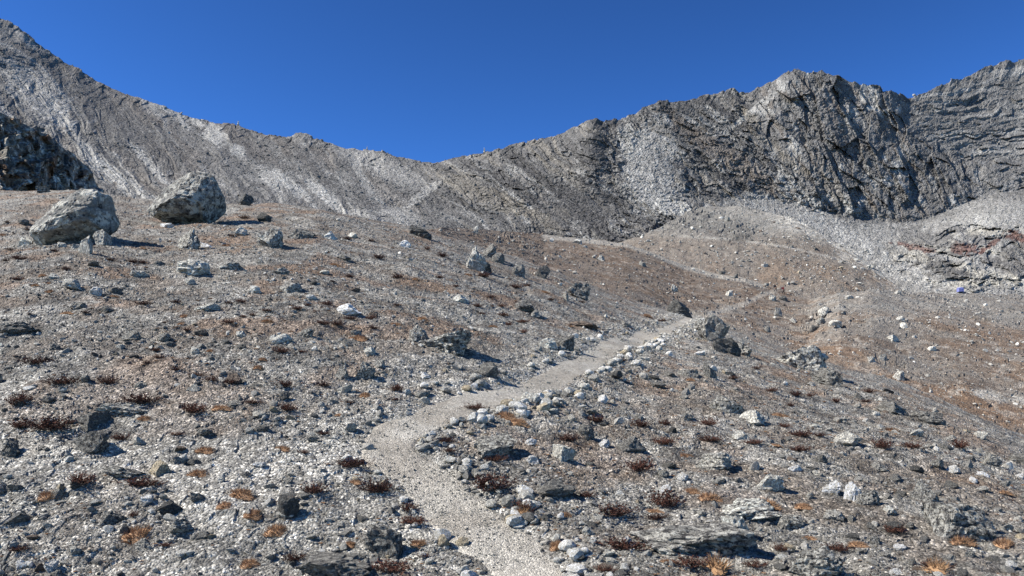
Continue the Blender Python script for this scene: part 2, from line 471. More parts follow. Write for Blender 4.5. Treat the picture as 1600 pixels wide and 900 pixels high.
# ---- knoll behind it
def knoll_height(x, y):
    z = KNOLL.base(x, y)
    z = z + 2.2 * (fbm(x / 12, y / 12, 4, 301) - .5) + .3 * (facet(x / 2, y / 2, 303, 1.2) - .5)
    px, py = pix(x, y, z)
    rk = ss(30, 8, np.hypot((px - 1085) / 2.2, py - 340)) + ss(26, 6, np.hypot((px - 1150) / 2.0, py - 362))
    return z + rk * 1.1 * (facet(x / 2.6, y / 2.6, 305, 1.4) - .4)
a_kn = columns(860, 1470, 1.9, None, None, 420)
Dk = KNOLL.grid(a_kn, 110, 10)
Xk = a_kn[None] * Dk; Zk = knoll_height(Xk, Dk)
def knoll_colour(x, y, z):
    px, py = pix(x, y, z)
    n2 = fbm(x / 6, y / 6, 4, 323); n3 = fbm(x / 1.6, y / 1.6, 3, 325)
    grey = np.array([.225, .215, .205]); brown = np.array([.162, .133, .113]); orange = np.array([.215, .145, .1]); pale = np.array([.38, .365, .345]); dark = np.array([.09, .088, .088])
    c = np.broadcast_to(grey, x.shape + (3,)).copy()
    wb = np.clip(ss(350, 385, py) * (.45 + .6 * n2), 0, 1)
    wo = ss(.5, .66, n2) * ss(395, 440, py) * .35
    wd = ss(34, 8, np.hypot((px - 1085) / 2.2, py - 342)) * .6 * n3 * 1.6 + ss(26, 6, np.hypot((px - 1150) / 2.0, py - 362)) * .7
    wp = ss(1.5, .5, seg_mask(px, py, [(1060, 369), (1150, 374), (1230, 386), (1300, 402), (1350, 418), (1392, 432)], 1.5)) * .5
    edge = ss(26, 0, py - np.interp(px, [1190, 1240, 1280, 1320, 1370, 1410], [328, 341, 361, 386, 421, 452]) + 22 * (n2 - .5)) * ss(1180, 1240, px)
    wp = np.maximum(wp, edge * .9 * ss(.3, .5, n3))
    for w, k_ in ((wb, brown), (wo, orange), (wd, dark), (wp, pale)):
        w = np.clip(w, 0, 1)[..., None]; c = c * (1 - w) + k_ * w
    return c * (.72 + .56 * n3[..., None])
structure(mesh_obj("knoll", np.stack([Xk, Dk, Zk], -1).reshape(-1, 3), grid_faces(*Dk.shape), M_MID, cols=knoll_colour(Xk, Dk, Zk).reshape(-1, 3)))

# ---- mountain wall
RIDGE = [(-700, -260), (-300, -110), (-100, -25), (0, 27), (30, 43), (75, 80), (100, 96), (120, 105), (150, 126), (200, 148), (250, 165), (300, 184), (340, 192), (375, 196), (400, 207), (430, 213), (455, 214),
         (462, 208), (475, 209), (500, 219), (540, 232), (575, 234), (600, 238), (630, 248), (660, 254), (680, 254), (700, 248), (730, 243), (757, 239), (790, 229), (830, 220), (880, 208),
         (905, 194), (915, 187), (932, 186), (945, 190), (975, 184), (1000, 172), (1030, 157), (1080, 155), (1095, 151), (1120, 146), (1148, 138), (1158, 146), (1170, 146), (1200, 131), (1215, 120), (1225, 114),
         (1242, 108), (1258, 115), (1272, 111), (1285, 112), (1310, 119), (1330, 128), (1345, 131), (1375, 134), (1380, 144), (1395, 144), (1420, 154), (1450, 142), (1475, 131), (1485, 126), (1500, 122),
         (1530, 111), (1540, 105), (1560, 98), (1572, 93), (1585, 96), (1600, 93), (1700, 70), (1900, 30), (2300, -20)]
RIDGE_D = [(-700, 430), (0, 500), (300, 500), (500, 470), (680, 440), (850, 440), (920, 430), (1050, 450), (1150, 470), (1240, 455), (1330, 455), (1400, 468), (1450, 488), (1500, 512), (1600, 560), (2300, 600)]
FOOT = [(-700, 420, 220), (0, 345, 250), (300, 355, 270), (500, 372, 290), (680, 392, 300), (850, 420, 305), (1000, 450, 310), (1250, 490, 300), (1400, 492, 290), (1600, 498, 285), (2300, 520, 280)]
KINK = [(-700, .5, 300), (0, .5, 335), (500, .45, 360), (680, .45, 362), (850, .45, 365), (1000, .5, 375), (1150, .5, 395), (1210, .48, 402), (1260, .44, 404), (1350, .41, 402), (1450, .415, 402), (1530, .5, 425), (1600, .5, 430), (2300, .5, 430)]
CLIFF = [(1190, 128), (1242, 100), (1310, 108), (1400, 140), (1432, 200), (1465, 228), (1532, 262), (1528, 312), (1500, 322), (1440, 338), (1330, 338), (1262, 312), (1222, 268), (1196, 230), (1175, 170)]
def poly_sd(px, py, P):
    P = np.array(P, float); d = np.full(px.shape, 1e9); ins = np.zeros(px.shape, bool)
    for i in range(len(P)):
        ax, ay = P[i]; bx, by = P[(i + 1) % len(P)]
        vx, vy = bx - ax, by - ay
        t = np.clip(((px - ax) * vx + (py - ay) * vy) / (vx * vx + vy * vy), 0, 1)
        d = np.minimum(d, np.hypot(px - ax - t * vx, py - ay - t * vy))
        c = ((ay > py) != (by > py)) & (px < (bx - ax) * (py - ay) / (by - ay + 1e-12) + ax)
        ins ^= c
    return np.where(ins, -d, d)
cpx = np.concatenate([np.linspace(-700, -40, 60, endpoint=False), np.arange(-40, 1640, 1.3), np.linspace(1640, 2300, 60)])
R_ = np.array(RIDGE, float)
ry = np.interp(cpx, R_[:, 0], R_[:, 1])
_u = np.arange(-900, 2501, 4.0); _g = np.exp(-.5 * (np.arange(-30, 31) * 4 / 34.0) ** 2); _g /= _g.sum()
_r = np.interp(_u, R_[:, 0], R_[:, 1]); _r = np.convolve(np.pad(_r, 30, mode='edge'), _g, 'valid')
ryS = np.interp(cpx, _u, _r)
RD = np.array(RIDGE_D, float); rD = None
Ft = np.array(FOOT, float); sm_ = lambda P, j: np.interp(cpx, _u, np.convolve(np.pad(np.interp(_u, P[:, 0], P[:, j]), 30, mode='edge'), _g, 'valid'))
fy_ = sm_(Ft, 1); fD = sm_(Ft, 2)
Kk = np.array(KINK, float); kf = sm_(Kk, 1); kD = sm_(Kk, 2)
rD = sm_(RD, 1)
NR = 265
s = np.linspace(0, 1, NR)[:, None]
MPX = np.broadcast_to(cpx, (NR, len(cpx)))
fade = np.clip((s - .78) / .22, 0, 1) ** 1.6
jx = MPX + (1 - s) * 160; jy = (1 - s) * 9
jag = -7.5 * (ridged(jx / 26, jy + 3.3, 4, 401, .6) - .58) * (.5 + .5 * ss(600, 900, MPX)) - 3.0 * (facet(jx / 9, jy * 2.2 + .5, 405, .8) - .5)
MPY = fy_ + (ryS - fy_) * s + ((ry - ryS) + jag) * fade
u = np.where(s < kf, lerp(1 / fD, 1 / kD, s / kf), lerp(1 / kD, 1 / rD, (s - kf) / (1 - kf)))
def rot(x, y, deg):
    c_, s_ = math.cos(math.radians(deg)), math.sin(math.radians(deg))
    return x * c_ + y * s_, -x * s_ + y * c_          # along, across
wl = ss(760, 600, MPX); wr = ss(1400, 1470, MPX) * 1.0
csd = poly_sd(MPX, MPY, CLIFF) + 10 * (fbm(MPX / 14, MPY / 14, 3, 411) - .5)
wc = ss(10, -12, csd); wcd = ss(16, -26, csd)
wm = np.clip(1 - wl - wr, 0, 1) * (1 - wc)
wr = wr * (1 - wc); wl = wl * (1 - wc)
bx_ = fbm(MPX / 60, MPY / 60, 3, 413) - .5; by_ = fbm(MPX / 60, MPY / 60, 3, 415) - .5
WX = MPX + 34 * bx_; WY = MPY + 34 * by_
# relief in metres towards the viewer
l_, c_ = rot(WX, WY, 46)
relL = 17 * (fbm(l_ / 170, c_ / 48, 4, 421) - .5) + 5.5 * (ridged(l_ / 60, c_ / 13, 4, 423) - .5) + 1.3 * (facet(l_ / 16, c_ / 6, 425, 1.3) - .5)
l2_, c2_ = rot(WX, WY, 36)
relM = 9 * (fbm(l2_ / 130, c2_ / 52, 4, 431) - .5) + 4.6 * (ridged(l2_ / 50, c2_ / 13, 4, 433) - .5) + 2.2 * (facet(l2_ / 20, c2_ / 6, 435, 1.3) - .5) + 1.2 * (facet(l2_ / 7, c2_ / 3, 437, 1.2) - .5)
VX_ = MPX + 10 * bx_; VY_ = MPY + 10 * by_
l3_, c3_ = rot(VX_, VY_, 60)
relC = 12 * (facet(l3_ / 70, c3_ / 34, 443, 1.6) - .5) + 6 * (facet(l3_ / 33 + 3, c3_ / 15, 447, 1.7) - .5) + 2.2 * (facet(l3_ / 14, c3_ / 8, 448, 1.7) - .5) + 1.1 * (facet(l3_ / 6.5, c3_ / 4.5, 449, 1.5) - .5) + 3.5 * (ridged(c3_ / 30, l3_ / 200, 2, 441) - .5)
l4_, c4_ = rot(WX, WY, -8)
relR = 8 * (fbm(l4_ / 90, c4_ / 60, 4, 451) - .5) + 4.6 * (ridged(l4_ / 70, c4_ / 13, 4, 453) - .5) + 2.4 * (facet(l4_ / 26, c4_ / 7, 455, 1.3) - .5)
# loose scree lies smooth
SCREE = [((905, 318), (70, 42)), ((1020, 255), (48, 62)), ((290, 180), (40, 60)), ((560, 290), (70, 30)), ((1560, 330), (70, 26)), ((1300, 375), (130, 40)), ((720, 345), (120, 14)), ((430, 250), (70, 34))]
sc_m = np.zeros(MPX.shape)
for (x0, y0), (rx, ry_) in SCREE:
    sc_m = np.maximum(sc_m, ss(1.35, .7, np.hypot((WX - x0) / rx, (WY - y0) / ry_)))
sc_m = sc_m * (1 - wc)
below = ss(0, 14, MPY - np.interp(MPX, [1040, 1180, 1260, 1340, 1440, 1540, 1700], [330, 290, 318, 342, 342, 322, 320])) * ss(1060, 1200, MPX)
OUTC = ss(1.25, .75, np.hypot((WX - 1530) / 125, (WY - 405) / 52))       # pale folded outcrop low on the right
l5_, c5_ = rot(WX, WY, 14)
relO = 3.5 * (ridged(l5_ / 60, c5_ / 17, 3, 461) - .5) + 2.6 * (facet(l5_ / 34, c5_ / 11, 463, 1.5) - .5) + 1.1 * (facet(l5_ / 12, c5_ / 5, 465, 1.4) - .5)
smooth = np.clip(np.maximum(sc_m, below * (1 - OUTC)), 0, 1)
rel = (wl * relL + wm * relM + wr * relR) * (1 - .72 * smooth) + wcd * (.52 * relC + 2) + OUTC * relO
rel = rel + .5 * (facet(MPX / 3.6, MPY / 3.1, 471, 1.2) - .5) + .5 * (facet(MPX / 7, MPY / 5, 473, 1.2) - .5)
ARETE = np.exp(-(((MPX - 925) / 26) ** 2)) * ss(330, 200, MPY)          # rib below the notch peak
rel = rel + 12 * ARETE
MD = 1 / u - rel * np.minimum(1, .45 + (1 - s) * 6)
ma, mT = ray(MPX, MPY)
MX = ma * MD; MZ = mT * MD
back = np.array([6., 20., 60., 160., 400.])[:, None]
BX = MX[-1] + ma[-1] * back; BY = MD[-1] + back; BZ = MZ[-1] - back * .75
VX = np.concatenate([MX, BX]); VY = np.concatenate([MD, BY]); VZ = np.concatenate([MZ, BZ])

def mountain_colour():
    x, y = WX, WY
    n3 = fbm(MPX / 6, MPY / 5, 4, 503); n4 = fbm(MPX / 2.4, MPY / 2.2, 3, 505); n1 = fbm(MPX / 50, MPY / 40, 4, 507)
    grey = np.array([.215, .21, .205]); mid = np.array([.155, .15, .147]); darkr = np.array([.085, .082, .082]); pale = np.array([.40, .39, .375]); white = np.array([.47, .46, .44])
    tan = np.array([.26, .235, .2]); rust = np.array([.17, .09, .075]); warm = np.array([.185, .16, .14])
    c = np.broadcast_to(grey, x.shape + (3,)).copy()
    def put(w, k_):
        nonlocal c
        w = np.clip(w, 0, 1)[..., None]; c = c * (1 - w) + k_ * w
    stL = fbm(l_ / 130, c_ / 12, 4, 511); stM = fbm(l2_ / 120, c2_ / 9, 4, 513); stC = fbm(l3_ / 50, c3_ / 9, 4, 515); stR = fbm(l4_ / 60, c4_ / 6, 4, 517)
    put(wl * ss(.5, .66, stL) * .8, mid); put(wl * ss(.40, .30, stL) * .55, pale)
    put(wl * ss(.56, .66, fbm(l_ / 90, c_ / 14, 3, 521)) * .45, warm)
    put(wm * .55, mid); put(wm * ss(.36, .52, stM) * .6, mid * .9); put(wm * ss(.54, .66, stM) * .65, darkr); put(wm * ss(.40, .31, stM) * .5, tan); put(wm * ss(.36, .27, fbm(l2_ / 50, c2_ / 9, 3, 523)) * .6, pale)
    put(wc * .7, mid * 1.2); put(wc * ss(.5, .66, stC) * .5, darkr); put(wc * ss(.40, .30, stC) * .7, warm); put(wc * ss(.66, .76, fbm(MPX / 18, MPY / 22, 3, 525)) * .8, pale)
    put(wr * ss(.46, .6, stR) * .6, mid); put(wr * ss(.42, .32, stR) * .5, pale)
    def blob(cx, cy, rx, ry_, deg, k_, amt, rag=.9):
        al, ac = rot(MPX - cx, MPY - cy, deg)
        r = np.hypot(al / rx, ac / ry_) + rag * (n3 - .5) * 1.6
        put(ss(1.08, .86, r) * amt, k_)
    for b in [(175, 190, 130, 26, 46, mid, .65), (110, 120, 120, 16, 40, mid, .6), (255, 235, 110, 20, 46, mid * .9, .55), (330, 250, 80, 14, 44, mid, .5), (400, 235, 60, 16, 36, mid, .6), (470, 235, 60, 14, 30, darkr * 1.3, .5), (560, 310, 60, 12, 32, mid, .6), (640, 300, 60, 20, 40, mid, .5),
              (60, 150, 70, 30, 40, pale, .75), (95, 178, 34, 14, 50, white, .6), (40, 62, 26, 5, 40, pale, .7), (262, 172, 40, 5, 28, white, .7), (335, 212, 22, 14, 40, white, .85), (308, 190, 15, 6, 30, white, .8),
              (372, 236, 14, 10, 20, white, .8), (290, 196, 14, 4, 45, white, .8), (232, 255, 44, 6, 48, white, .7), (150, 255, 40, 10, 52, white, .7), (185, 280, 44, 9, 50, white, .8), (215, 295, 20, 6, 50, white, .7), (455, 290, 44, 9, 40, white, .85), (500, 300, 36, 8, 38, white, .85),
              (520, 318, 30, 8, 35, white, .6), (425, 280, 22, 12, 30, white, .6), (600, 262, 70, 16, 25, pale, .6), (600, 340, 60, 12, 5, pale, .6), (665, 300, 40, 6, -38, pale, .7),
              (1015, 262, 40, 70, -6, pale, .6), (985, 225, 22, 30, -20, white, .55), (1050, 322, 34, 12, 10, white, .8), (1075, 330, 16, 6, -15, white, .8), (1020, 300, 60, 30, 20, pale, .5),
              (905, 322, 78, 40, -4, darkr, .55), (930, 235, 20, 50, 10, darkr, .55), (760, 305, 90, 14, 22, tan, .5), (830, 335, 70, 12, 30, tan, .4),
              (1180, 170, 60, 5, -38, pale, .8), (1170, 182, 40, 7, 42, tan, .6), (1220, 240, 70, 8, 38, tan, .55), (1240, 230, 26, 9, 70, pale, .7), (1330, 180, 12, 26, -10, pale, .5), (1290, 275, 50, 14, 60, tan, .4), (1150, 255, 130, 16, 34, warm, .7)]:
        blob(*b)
    put(below * .75, pale * .9)
    chute = ss(1.5, .4, seg_mask(WX, WY, [(1215, 285), (1260, 322), (1330, 372), (1400, 412), (1455, 445), (1520, 470)], 15))
    put(chute * .75 * ss(.3, .5, n3), white * .88)
    put(sc_m * (MPX > 1450) * .7, pale * .85)
    put(OUTC * ss(.42, .55, fbm(l5_ / 36, c5_ / 9, 4, 531)) * .85, mid * 1.15)
    put(OUTC * ss(.46, .36, fbm(l5_ / 46, c5_ / 12, 3, 533)) * .9, np.array([.42, .40, .36]))
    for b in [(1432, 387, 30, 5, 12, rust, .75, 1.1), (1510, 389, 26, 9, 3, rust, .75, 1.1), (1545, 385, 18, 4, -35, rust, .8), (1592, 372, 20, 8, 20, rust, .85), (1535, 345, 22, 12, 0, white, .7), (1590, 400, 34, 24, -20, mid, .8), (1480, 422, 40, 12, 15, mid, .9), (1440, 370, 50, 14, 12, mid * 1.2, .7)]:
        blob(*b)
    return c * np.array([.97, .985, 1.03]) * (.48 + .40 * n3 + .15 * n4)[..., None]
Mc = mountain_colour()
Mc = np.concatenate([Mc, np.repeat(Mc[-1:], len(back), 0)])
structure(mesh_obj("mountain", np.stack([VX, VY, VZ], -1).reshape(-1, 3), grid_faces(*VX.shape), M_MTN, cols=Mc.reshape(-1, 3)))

# ---- dark crag on the left
a_cr = columns(-60, 190, 1.5, -500, None, 260)
Dr = CRAG.grid(a_cr, 150, 10)
Xr = a_cr[None] * Dr
Zr = CRAG.base(Xr, Dr)
cpx2, cpy2 = pix(Xr, Dr, Zr)
wgt = np.concatenate([ss(0, .1, np.linspace(1, 0, 150)), np.zeros(10)])[:, None]
cl, cc = rot(cpx2, cpy2, 75)
dr = 1.7 * (facet(cl / 40, cc / 26, 601, 1.4) - .5) + .9 * (facet(cl / 17, cc / 9, 603, 1.5) - .5) + .35 * (facet(cl / 7, cc / 5, 605, 1.4) - .5)
Xr = Xr + dr * .6 * (.25 + .75 * wgt); Yr = Dr - dr * .4 * (.25 + .75 * wgt); Zr = Zr + .5 * (facet(cpx2 / 12, cpy2 / 12, 607, 1.2) - .5)
cn = fbm(cpx2 / 14, cpy2 / 9, 4, 609)[..., None]; cn2 = fbm(cpx2 / 4, cpy2 / 4, 3, 611)[..., None]
ccol = lerp(np.array([.16, .148, .133]), np.array([.34, .322, .295]), ss(.4, .65, fbm(cl / 30, cc / 6, 4, 613)[..., None]))
ccol = lerp(ccol, np.array([.15, .085, .05]), ss(.54, .66, cn) * .8) * (.6 + .8 * cn2)
crag = mesh_obj("rock_outcrop", np.stack([Xr, Yr, Zr], -1).reshape(-1, 3), grid_faces(*Xr.shape), M_CRAG, cols=ccol.reshape(-1, 3))
tag(crag, "dark shadowed rocky crag rising behind the pale boulder at the left edge", "crag")

# ---- low valley floor far around
ang = np.linspace(0, 2 * math.pi, 49)[:-1]
vf = [(0, 0, -60)] + [(r * math.cos(t), r * math.sin(t), -60 + 6 * math.sin(3 * t + r)) for r in (300, 900, 4000) for t in ang]
ff = [(0, 1 + i, 1 + (i + 1) % 48) for i in range(48)] + [(1 + 48 * j + i, 1 + 48 * (j + 1) + i, 1 + 48 * (j + 1) + (i + 1) % 48, 1 + 48 * j + (i + 1) % 48) for j in range(2) for i in range(48)]
structure(mesh_obj("valley_floor", vf, ff, M_MID, cols=np.full((len(vf), 3), .2)))

# ------------------------------------------------------------------ rocks
_ico = {}
def ico(n):
    if n not in _ico:
        bm = bmesh.new(); bmesh.ops.create_icosphere(bm, subdivisions=n, radius=1)
        _ico[n] = (np.array([v.co[:] for v in bm.verts]), np.array([[v.index for v in f.verts] for f in bm.faces])); bm.free()
    return _ico[n]

def rock_shape(seed, sub=3, flat=.7, deep=.85, cuts=12, cut_lo=.5, rough=.07, lay=0.0):
    r = np.random.default_rng(seed)
    v, f = ico(sub); v = v.copy()
    for _ in range(cuts):
        n = r.normal(size=3); n /= np.linalg.norm(n); h = r.uniform(cut_lo, .88)
        d = v @ n - h; v -= np.where(d > 0, d, 0)[:, None] * n * .97
    o = v + seed * 7.13
    if sub >= 2:
        v *= (1 + rough * 2.2 * (vn3(o * 1.7, seed) - .5) + rough * (vn3(o * 4.3, seed + 1) - .5))[:, None]
    if sub >= 3:
        v *= (1 + rough * .8 * (vn3(o * 10, seed + 2) - .5))[:, None]
        if lay: v[:, :2] *= (1 + lay * (np.floor(v[:, 2] * 5 + .6 * vn3(o * 2, seed + 5)) % 2 - .5))[:, None]
    if sub >= 3:
        gr = 1 - np.abs(2 * vn3(o * np.array([2.2, 2.2, 4.5]), seed + 8) - 1)
        v *= (1 - rough * 1.1 * np.clip((gr - .8) / .2, 0, 1))[:, None]
        v *= (1 + rough * .45 * (np.round(4 * vn3(o * 3.1, seed + 9)) / 4 - .5))[:, None]
    if sub >= 4:
        v *= (1 + rough * .5 * (vn3(o * 22, seed + 3) - .5))[:, None]
    v *= np.array([1, deep, flat])
    v /= np.abs(v[:, 0]).max()
    return v, f

def outline_rock(seed, outline, py_scale, deep, cuts=(), sub=5, rough=.045):
    """boulder whose front view follows an outline (picture units round its middle); real depth, cut planes give its faces"""
    P = np.array(outline, float); c0 = P.mean(0)
    P = P - c0; P[:, 1] *= -1
    P *= py_scale
    ph = np.arctan2(P[:, 1], P[:, 0]); rr = np.hypot(P[:, 0], P[:, 1]); o = np.argsort(ph); ph, rr = ph[o], rr[o]
    ph = np.r_[ph[-1] - 2 * math.pi, ph, ph[0] + 2 * math.pi]; rr = np.r_[rr[-1], rr, rr[0]]
    v, f = ico(sub); v = v.copy()
    phi = np.arctan2(v[:, 2], v[:, 0]); rad = np.hypot(v[:, 0], v[:, 2])
    # polygon edges are straight: interpolate 1/r of each edge by angle
    R = np.interp(phi, ph, rr)
    k_ = R * rad ** .62
    q = np.stack([np.cos(phi) * k_, np.sign(v[:, 1]) * np.abs(v[:, 1]) ** .75 * deep, np.sin(phi) * k_], 1)
    for n, h in cuts:
        n = np.array(n, float); n /= np.linalg.norm(n)
        d = q @ n - h; q -= np.where(d > 0, d, 0)[:, None] * n * .96
    rr_ = np.random.default_rng(seed + 500)
    for _ in range(34):
        n = rr_.normal(size=3); n[1] = -abs(n[1]) if rr_.random() < .75 else n[1]; n /= np.linalg.norm(n)
        d = q @ n; h = d.max() * rr_.uniform(.80, .95); d = d - h
        q -= np.where(d > 0, d, 0)[:, None] * n * .95
    W = np.abs(q[:, 0]).max(); o_ = q / W * 1.0 + seed * 3.1
    gr = 1 - np.abs(2 * vn3(o_ * np.array([1.6, 1.6, 3.2]), seed + 71) - 1)
    q *= (1 - .07 * np.clip((gr - .86) / .14, 0, 1))[:, None]
    for sc_, am in ((2.2, .25), (5, .4), (11, .5), (23, .5), (45, .35)):
        q += (q / (np.linalg.norm(q, axis=1)[:, None] + 1e-9)) * (rough * am * W * (vn3(o_ * sc_, seed + int(sc_)) - .5) * 2)[:, None]
    return q, f, c0

def surf(px, py, kind='near'):
    """first ground point met by the ray through a picture point"""
    H = {'near': near_height, 'mid': mid_height, 'knoll': knoll_height}[kind]
    S = {'near': NEAR, 'mid': MID, 'knoll': KNOLL}[kind]
    a, T = ray(px, py); _, Dc = S.crest(a); _, D0 = S.foot(a)
    D = 1 / np.linspace(1 / (D0 * .8), 1 / (Dc * 1.02), 900)
    z = H(a * D, D)
    hit = np.nonzero(z >= T * D)[0]
    i = hit[0] if len(hit) else len(D) - 1
    return float(a * D[i]), float(D[i]), float(z[i])

LAND = [(640, 798, "the path-side heather"), (212, 840, "the largest orange cushion"), (600, 700, "the path's bend"), (975, 858, "the bushy heather"), (80, 672, "the biggest heather")]                                   # landmarks: (px, py, short name)
LABELLED = []
ROCK_GROUP = "rocks lying on the slopes"
TINT = {'boulder': (.185, .181, .176), 'leaning': (.23, .225, .217), 'grey': (.275, .267, .257), 'pale': (.40, .388, .37), 'white': (.6, .585, .56), 'dark': (.16, .156, .152), 'black': (.085, .084, .083), 'brown': (.17, .135, .115), 'tan': (.36, .31, .24)}
TINT = {k_: tuple(np.array(v_) * WARM) for k_, v_ in TINT.items()}
def jit(c, amt=.15):
    k_ = 1 + random.uniform(-amt, amt); return (c[0] * k_, c[1] * k_, c[2] * k_, 1)

def hero_outline(name, label, outline, tint, mat, deep_ratio, cuts, seed, kind='near', base=None, sink=.06, short=None, back=0.0):
    P = np.array(outline, float)
    bx, by = base if base else (P[:, 0].mean(), P[:, 1].max())
    x, y, z = surf(bx, by, kind)
    y2 = y + back
    sc_ = y2 / F / ct
    W = (P[:, 0].max() - P[:, 0].min()) * sc_
    v, f, c0 = outline_rock(seed, outline, sc_, W * deep_ratio, [(n, h * W) for n, h in cuts])
    a, T = ray(*c0)
    yy = y2 + W * deep_ratio * .45
    o = mesh_obj(name, v, f, mat, smooth=False)
    o.location = (a * yy, yy, T * yy - sink * W)
    o.color = (*TINT[tint], 1)
    tag(o, label, name.replace('_', ' '), ROCK_GROUP)
    if short: LAND.append((c0[0], c0[1], short))
    return o

B2 = [(220, 325), (225, 315), (242, 300), (260, 284), (285, 269), (300, 263), (320, 266), (331, 272), (340, 292), (351, 315), (349, 332), (330, 345), (295, 352), (257, 348), (237, 338)]
hero_outline("boulder", "huge overhanging lichen-speckled boulder with a black undercut and flat bottom on the crest", B2, 'boulder', rock_material("overhanging_boulder_rock", False, .6, .62, 1.6, .14), .44,
             [((-.45, -.65, .6), .17), ((.15, -.75, .6), .25), ((.03, -.5, -.85), .31), ((.95, -.1, .2), .44)], 11, sink=.0, short="the overhanging boulder", back=.6)
B1 = [(47, 376), (51, 350), (54, 322), (70, 310), (102, 296), (115, 287), (132, 287), (155, 292), (180, 299), (192, 312), (178, 328), (176, 348), (155, 361), (120, 372), (82, 386), (57, 387)]
hero_outline("boulder", "largest pale grey boulder sloping up to the right below the dark crag", B1, 'leaning', rock_material("pale_leaning_boulder_rock", False, .5, .5, 1.2, .14), .46,
             [((-.5, -.65, .55), .17), ((.2, -.75, .6), .25), ((.1, -.5, -.85), .30), ((.95, -.2, -.05), .36)], 12, sink=.03, short="the pale leaning boulder", back=.6)

